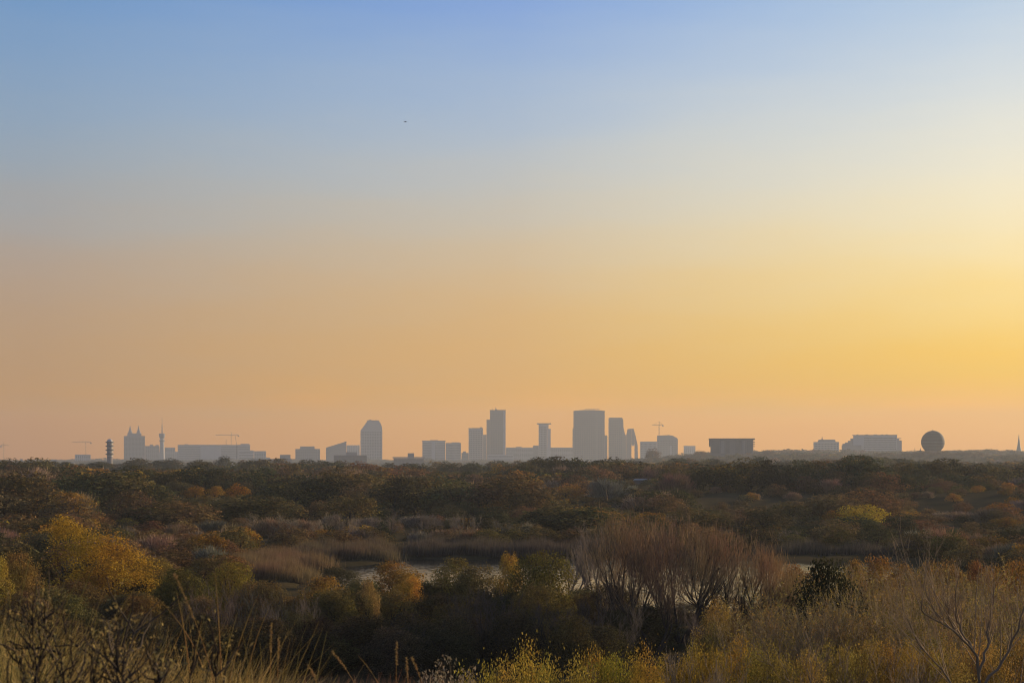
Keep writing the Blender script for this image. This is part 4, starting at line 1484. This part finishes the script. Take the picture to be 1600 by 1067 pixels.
# bare willows
WILLOWS = [
    (985, 808, 98, 165, 0, (0.27, 0.18, 0.098), 'tallest bare willow, upright reddish twigs, left of its group'),
    (1062, 818, 95, 170, 2, (0.27, 0.18, 0.098), 'bare willow with many dark stems in the middle of its group'),
    (1135, 830, 97, 150, 1, (0.28, 0.185, 0.10), 'bare willow at the right of the willow group'),
    (1200, 862, 95, 120, 2, (0.33, 0.215, 0.10), 'lower bare willow right end of the willow group'),
    (1020, 850, 88, 130, 3, (0.12, 0.08, 0.055), 'dark stemmed bare willow in front of its taller neighbours'),
]
for px, top, d, w, v, colr, lab in WILLOWS:
    w_ = bare('bare_willow', px, top, d, w, colr, lab, None, v, rr=rr, limb=BARKC)
    obj('fine_twigs', FINE[v % 3], w_, color=tuple(c_ * 1.15 for c_ in colr))
for px, top, d, w, v, lab in ((890, 822, 132, 80, 3, 'pale thin bare tree leaning over the water'), (930, 815, 130, 84, 1, 'pale bare tree left against the tallest willow'),
                              (925, 880, 92, 70, 3, 'thin dark leaning bare tree before the open water')):
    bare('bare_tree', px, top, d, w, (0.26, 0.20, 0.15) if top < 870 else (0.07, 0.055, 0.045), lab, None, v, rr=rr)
for i, (px, top, d, w) in enumerate(((330, 905, 92, 100), (395, 912, 90, 90), (455, 925, 88, 90), (700, 925, 90, 80), (760, 915, 88, 90), (800, 930, 86, 90), (870, 935, 86, 90), (905, 945, 84, 80),
                                     (960, 930, 84, 90), (1110, 940, 80, 80), (640, 960, 86, 80))):
    bare('bare_shrub', px, top, d, w, vary((0.105, 0.085, 0.075), rs_), 'grey leafless shrub in the shaded shore row, below ' + shore_mark(px), 'grey leafless shrubs before the water', None, 'shrub', rs_, lib=SHRUB_BARE)

# sparse yellow shrubs and the bare thicket on the right slope
for px, top, d, w, colr, lab in ((1118, 930, 62, 80, (0.34, 0.24, 0.06), 'sparse yellow leafed shrub below the bare willows'),
                                 (1160, 945, 58, 70, (0.24, 0.15, 0.05), 'thin brownish leafed shrub right of the sparse yellow shrub')):
    bare('leafy_shrub', px, top, d, w, (0.12, 0.09, 0.06), lab, None, None, 'shrub', rr, leaves=colr, lib=SHRUB_LEAF)
for i in range(34):
    px = 1190 + (i % 12) * 37 + rs_.uniform(-16, 16)
    row = i // 12
    d = (64, 52, 40)[row] * rs_.uniform(0.93, 1.07)
    top = (892, 905, 935)[row] + rs_.uniform(-16, 22) + max(0, (1330 - px)) * (0.28 if row < 2 else 0.2)
    bare('bare_shrub', px, top, d, rs_.uniform(120, 190), vary((0.32, 0.245, 0.13), rs_, 0.25), 'brown twiggy shrub in the ' + ('back', 'middle', 'front')[row] + ' of the right thicket, ' + ('at its left end' if px < 1300 else ('in its middle' if px < 1460 else 'at the right edge')),
         'twiggy shrubs of the right thicket', None, 'shrub', rs_, leaves=vary((0.31, 0.225, 0.06), rs_) if rs_.random() < 0.85 else None, lib=SHRUB_BARE)
FRONT = [(752, 1018, 27), (795, 1003, 26), (838, 996, 27), (880, 998, 25), (925, 992, 27), (970, 994, 26), (1012, 1000, 25), (1050, 1004, 27), (1105, 986, 29), (1150, 990, 28),
         (1205, 996, 27), (1250, 990, 26), (1300, 985, 28), (1345, 978, 30), (1395, 982, 29), (1440, 990, 27), (1490, 1000, 26), (1540, 985, 28), (1590, 975, 29)]
for i, (px, top, d) in enumerate(FRONT):
    green = px < 1180
    cl = (0.33, 0.255, 0.045) if green else (0.30, 0.215, 0.055)
    ordn = ('first', 'second', 'third', 'fourth', 'fifth', 'sixth', 'seventh', 'eighth', 'ninth', 'tenth')[i if green else i - 10]
    lab = (ordn + ' yellow green leafy shrub from the seeding weed along the bottom') if green else (ordn + ' sparse ochre shrub right of the yellow green row at bottom right')
    bare('leafy_shrub', px, top, d, rs_.uniform(95, 135), (0.17, 0.13, 0.085), lab, 'yellow shrubs along the bottom' if green else 'ochre shrubs at bottom right', None, 'shrub', rs_,
         leaves=vary(cl, rs_, 0.25), lib=SHRUB_LEAF)
# near bare branching shrub at lower right
d = 19.0
gb = Vector((X_at(1536, d), d, ground_z(X_at(1536, d), d)))
lines = [([(1536, None), (1533, 1085), (1531, 1050), (1521, 1012), (1492, 986), (1462, 968), (1437, 957), (1428, 935)], 0.026),
         ([(1521, 1012), (1508, 992), (1498, 968), (1496, 930), (1500, 900)], 0.020),
         ([(1531, 1050), (1545, 1010), (1556, 960), (1560, 905)], 0.020),
         ([(1492, 986), (1478, 950), (1470, 905)], 0.013), ([(1533, 1085), (1575, 1030), (1600, 960), (1606, 920)], 0.022),
         ([(1536, None), (1500, 1090), (1470, 1040), (1440, 1010), (1415, 950)], 0.018), ([(1536, None), (1590, 1090), (1650, 1000)], 0.018)]
rng = np.random.default_rng(97)
LV, LQ, TV, TQ, nl_, nt_ = [], [], [], [], 0, 0
for pts, r0 in lines:
    q = np.array([(X_at(px, d) - gb.x, 0.0, (Z_at(py, d) - gb.z) if py else 0.0) for px, py in pts])
    q[:, 1] = np.cumsum(rng.normal(0, 0.06, len(q)))
    tq = np.linspace(0, 1, len(q))
    tt = np.linspace(0, 1, 14)
    P = np.stack([np.interp(tt, tq, q[:, k_]) for k_ in range(3)], -1)[None]
    P = P + rng.normal(0, 0.012, P.shape)
    Rr = r0 * (1 - 0.72 * tt)[None]
    v, f = tubes(P, Rr, 6)
    LV.append(v); LQ.append(f + nl_); nl_ += len(v)
    ln = np.array([np.linalg.norm(q[-1] - q[0])])
    st_, dr_, l1, r1 = spawn(rng, P, Rr, ln, 16, 0.25, (0.3, 0.8), 0.55, 0.5)
    dr_ = unit(dr_ + np.array([0, 0, 0.5]))
    l1 = l1 * 0.7
    P1, R1 = grow(rng, st_, dr_, l1, np.clip(r1, 0.004, 0.008), 5, 0.1, 0.12, 0.35)
    v, f = tubes(P1, R1, 4)
    TV.append(v); TQ.append(f + nt_); nt_ += len(v)
    st_, dr_, l2, r2 = spawn(rng, P1, R1, l1, 6, 0.25, (0.3, 0.7), 0.5, 0.6)
    P2, R2 = grow(rng, st_, dr_, l2, np.clip(r2, 0.0025, 0.004), 4, 0.1, 0.12, 0.4)
    v, f = tubes(P2, R2, 3)
    TV.append(v); TQ.append(f + nt_); nt_ += len(v)
r_ = tag(empty('bare_shrub', tuple(gb)), 'closest bare shrub with long pale forking branch at lower right', 'shrub')
obj('limbs', mesh_np('limbs', np.concatenate(LV), np.concatenate(LQ), M_BARK, True), r_, color=(0.22, 0.165, 0.11))
obj('twigs', mesh_np('twigs', np.concatenate(TV), np.concatenate(TQ), M_BARK, True), r_, color=(0.30, 0.22, 0.14))
bare('bare_shrub', 1330, 985, 22, 240, (0.19, 0.14, 0.10), 'bare twiggy shrub rising from the ochre shrubs at lower right', None, 2, 'shrub', rs_, lib=SHRUB_BARE)
bare('bare_shrub', 1100, 1000, 24, 170, (0.22, 0.17, 0.12), 'pale thin twigs before the yellow shrubs at bottom', None, 1, 'shrub', rs_, lib=SHRUB_BARE)


# ------------------------------------------------------------------ foreground grass
def blades(rng, base, height, width, lean, nseg=5):
    n = len(base)
    a = rng.uniform(0, 2 * math.pi, n)
    dirx = np.cos(a) * lean + 0.10
    diry = np.sin(a) * lean
    t = np.linspace(0, 1, nseg + 1)
    P = np.zeros((n, nseg + 1, 3))
    bend = rng.uniform(0.15, 1.0, n)
    for i, tt in enumerate(t):
        P[:, i, 0] = base[:, 0] + dirx * height * (0.55 * tt + bend * tt ** 2)
        P[:, i, 1] = base[:, 1] + diry * height * (0.55 * tt + bend * tt ** 2)
        P[:, i, 2] = base[:, 2] + height * (tt - 0.30 * bend * lean * 2 * tt ** 2)
    b_ = rng.uniform(0, math.pi, n)
    s = np.stack([np.cos(b_), np.sin(b_), np.zeros(n)], -1)
    wd = width[:, None] * (1 - 0.85 * t ** 1.5)[None, :]
    V = np.stack([P - s[:, None] * wd[..., None], P + s[:, None] * wd[..., None]], 2)
    idx = np.arange(n * (nseg + 1) * 2).reshape(n, nseg + 1, 2)
    q = np.stack([idx[:, :-1, 0], idx[:, :-1, 1], idx[:, 1:, 1], idx[:, 1:, 0]], -1).reshape(-1, 4)
    return V.reshape(-1, 3), q


def grass(name, px0, px1, d0, d1, n, tops, jitter, wid, color, seed, lean=0.22, tuft=14):
    """tops: rows of the tips at px0..px1"""
    rng = np.random.default_rng(seed)
    nt = max(1, n // tuft)
    tp = rng.uniform(px0, px1, nt)
    td = rng.uniform(d0, d1, nt)
    px = np.repeat(tp, tuft) + rng.normal(0, 14, nt * tuft)
    dd = np.repeat(td, tuft) + rng.normal(0, 0.06, nt * tuft)
    x = (px - 800) / F * dd
    z = terrain(x, dd)
    top = np.interp(px, [t_[0] for t_ in tops], [t_[1] for t_ in tops]) + np.abs(rng.normal(0, jitter, len(px))) + np.repeat(rng.uniform(-8, 14, nt), tuft)
    h = np.maximum(0.12, (HY - top) / F * dd - z)
    V, q = blades(rng, np.stack([x, dd, z - 0.02], -1), h * 1.08, wid * rng.uniform(0.6, 1.3, len(px)), lean)
    return tag(obj(name, mesh_np(name, V, q, M_BLADE), color=color), kind='stuff')


T1 = [(-60, 935), (60, 965), (150, 1004), (260, 1014), (330, 1004), (400, 1028), (470, 1052)]
grass('dune_grass', -60, 470, 4.6, 6.2, 2600, T1, 34, 0.0022, (0.34, 0.25, 0.09), 51, 0.34, 9)
grass('dune_grass', -60, 460, 4.4, 6.0, 1800, [(a_, b_ + 12) for a_, b_ in T1], 30, 0.0024, (0.16, 0.135, 0.05), 52, 0.45, 9)
grass('dune_grass', -60, 440, 4.2, 5.6, 1100, [(a_, b_ + 4) for a_, b_ in T1], 34, 0.0016, (0.46, 0.35, 0.15), 54, 0.5, 6)
grass('dune_grass', -40, 450, 4.3, 5.8, 260, [(a_, b_ - 62) for a_, b_ in T1], 40, 0.0026, (0.24, 0.18, 0.06), 55, 0.3, 3)
grass('dune_grass', 380, 780, 5.0, 7.0, 2600, [(380, 1046), (450, 1052), (700, 1054), (780, 1062)], 12, 0.0018, (0.30, 0.165, 0.085), 53, 0.36, 8)

STALKS = [  # tip px,py  base px,py, d, with seed head
    (153, 869, 112, 963, 4.6, 0), (50, 854, 30, 922, 4.4, 0), (55, 893, 53, 935, 4.8, 0), (129, 890, 100, 941, 4.5, 0), (272, 896, 317, 1017, 4.3, 1), (276, 925, 283, 980, 4.6, 0),
    (336, 893, 340, 1000, 4.7, 0), (400, 936, 366, 1022, 4.6, 0), (419, 952, 398, 1000, 4.9, 0), (424, 972, 420, 1040, 4.8, 1), (436, 995, 432, 1041, 5.0, 1), (620, 1003, 618, 1052, 5.6, 1),
    (518, 1017, 551, 1066, 5.2, 1), (559, 1023, 588, 1066, 5.2, 0), (643, 1026, 655, 1058, 5.4, 1), (635, 1027, 636, 1067, 5.3, 1), (481, 1038, 492, 1064, 5.2, 1), (245, 933, 281, 980, 4.9, 0),
    (205, 950, 190, 990, 5.0, 0), (8, 905, 12, 960, 4.6, 0)]
rg = np.random.default_rng(61)
for i, (tx, ty, bx_, by_, d, head) in enumerate(STALKS):
    tip = np.array([X_at(tx, d), d, Z_at(ty, d)])
    low = np.array([X_at(bx_, d), d + 0.03, Z_at(by_, d)])
    xg = low[0] + (low[0] - tip[0]) * 0.6
    zg = ground_z(xg, d + 0.05)
    gb = np.array([xg, d + 0.05, zg - 0.02])
    t = np.linspace(0, 1, 13)[:, None]
    # quadratic through ground, low point and tip
    tm = 1 - np.linalg.norm(tip - low) / (np.linalg.norm(tip - low) + np.linalg.norm(low - gb))
    ctl = (low - gb * (1 - tm) ** 2 - tip * tm ** 2) / (2 * tm * (1 - tm))
    P = gb * (1 - t) ** 2 + ctl * 2 * t * (1 - t) + tip * t ** 2
    P = P - gb
    rad = (0.0034 if not head else 0.0024) * (1 - 0.8 * np.linspace(0, 1, 13) ** 2)
    v, q = tubes(P[None], rad[None], 5)
    root = empty('grass_stalk', tuple(gb))
    side = 'left' if tx < 230 else ('middle left' if tx < 450 else 'bottom middle')
    tag(root, ('stiff dry grass stalk with a bristly seed head rising over the dune grass' if head else 'bare arching blade of tall dune grass rising over the rest'), 'grass stalk',
        'seed headed grass stalks' if head else 'tall bare grass blades')
    obj('stem', mesh_np('stem', v, q, M_BLADE, True), root, color=(0.30, 0.20, 0.075) if head or tx > 230 else (0.17, 0.15, 0.06))
    if head:
        m_ = 70
        tt = rg.uniform(0.84, 1.0, m_)
        pts = np.stack([np.interp(tt, t[:, 0], P[:, k_]) for k_ in range(3)], -1) + rg.normal(0, 0.0017, (m_, 3))
        lv, lq = leaf_faces(rg, pts, 0.014, 0.22, True)
        obj('seed_head', mesh_np('seed_head', lv, lq, M_BLADE), root, color=(0.34, 0.23, 0.10))

# thorny dark shrub in the left corner: crooked branches with small leaves
for j, (px, d, top, w, lean, nst, lab) in enumerate(((-10, 3.9, 918, 460, 0.25, 9, 'dark thorny shrub with small pale leaves in the bottom left corner'),
                                                     (120, 3.7, 962, 560, 0.7, 9, 'dark crooked thorny branches spreading right over the grass beside the corner shrub'))):
    l_, t_, pl = bare_tree(500 + j, nst, 0.55, (7, 6), 0.014, 0.06, 0.17, 0.0035, (lean, 0.0), first=0.9)
    rng = np.random.default_rng(510 + j)
    pts = pl[:, 1:].reshape(-1, 3)
    pts = pts[rng.integers(0, len(pts), 4200)] + rng.normal(0, 0.018, (4200, 3))
    lv = leaf_faces(rng, pts, 0.0135, 0.42, True)
    lib = [(mesh_np('limbs', *l_, M_BARK, True), mesh_np('twigs', *t_, M_BARK, True), mesh_np('leaves', *lv, M_LEAF))]
    normalise(lib[0])
    bare('thorny_shrub', px, top, d, w, (0.06, 0.045, 0.032), lab, None, 0, 'shrub', rs_, leaves=(0.26, 0.20, 0.08), lib=lib, rot=0.0)
# grey seed-headed weed
l_, t_, pl = bare_tree(530, 9, 0.6, (5, 4), 0.008, 0.12, 0.12, 0.003, first=0.8)
rng = np.random.default_rng(531)
pts = pl[:, -1]
pts = pts[rng.integers(0, len(pts), 700)] + rng.normal(0, 0.02, (700, 3))
lib = [(mesh_np('limbs', *l_, M_BARK, True), mesh_np('twigs', *t_, M_BARK, True), mesh_np('seed_heads', *leaf_faces(rng, pts, 0.035, 0.5, True), M_LEAF))]
normalise(lib[0])
bare('seeding_weed', 700, 1032, 6.5, 110, (0.2, 0.16, 0.10), 'pale grey seed headed weed at the left end of the yellow shrubs', None, 0, 'plant', rs_, leaves=(0.26, 0.22, 0.15), lib=lib)

# ------------------------------------------------------------------ birds
for px, py, lab in ((1550.5, 889.5, 'small dark bird perched on the orange bushes at right'), (1590.5, 906, 'small dark bird low at the right edge of the thicket')):
    d = 70.0
    r_ = tag(empty('bird', (X_at(px, d), d, Z_at(py, d)), R(70)), lab, 'bird')
    mb = MB()
    mb.lathe([(0.004, -0.075), (0.028, -0.05), (0.042, -0.005), (0.038, 0.03), (0.022, 0.048), (0.026, 0.062), (0.024, 0.08), (0.008, 0.092), (0.002, 0.112)], 10)
    v = np.concatenate(mb.v)
    mb.v = [np.stack([v[:, 2], v[:, 1], v[:, 0] * 0.95 + 0.35 * v[:, 2]], -1)]
    obj('body', mb.mesh('body', M_DARKC, True), r_)
    mb = MB(); mb.prism([(-0.13, -0.052), (-0.06, -0.03), (-0.06, -0.018), (-0.13, -0.044)], -0.016, 0.016); obj('tail', mb.mesh('tail', M_DARKC), r_)

# ------------------------------------------------------------------ aircraft
d = 4000.0
root = empty('aircraft', (X_at(633.5, d), d, Z_at(190.8, d)), R(8))
tag(root, 'tiny dark aircraft alone in the blue sky', 'aircraft')
M_PLANE = mat_solid('aircraft_paint', (0.06, 0.07, 0.09), 0.5, 0.5, 0.1)
mb = MB()
mb.lathe([(0.02, -4.2), (0.35, -3.6), (0.85, -1), (0.9, 1.5), (0.65, 3), (0.02, 4.2)], 12)
v = np.concatenate(mb.v)
mb.v = [np.stack([v[:, 2], v[:, 1], v[:, 0]], -1)]
obj('fuselage', mb.mesh('fuselage', M_PLANE, True), root)
mb = MB(); mb.box(-0.3, 1.4, -6, 6, 0.55, 0.8); obj('wing', mb.mesh('wing', M_PLANE), root)
mb = MB(); mb.prism([(-4.2, 0.0), (-2.6, 0.0), (-3.5, 2.2), (-4.4, 2.2)], -0.12, 0.12); obj('tail_fin', mb.mesh('tail_fin', M_PLANE), root)
mb = MB(); mb.box(-4.2, -3.2, -1.9, 1.9, 0.2, 0.35); obj('tailplane', mb.mesh('tailplane', M_PLANE), root)
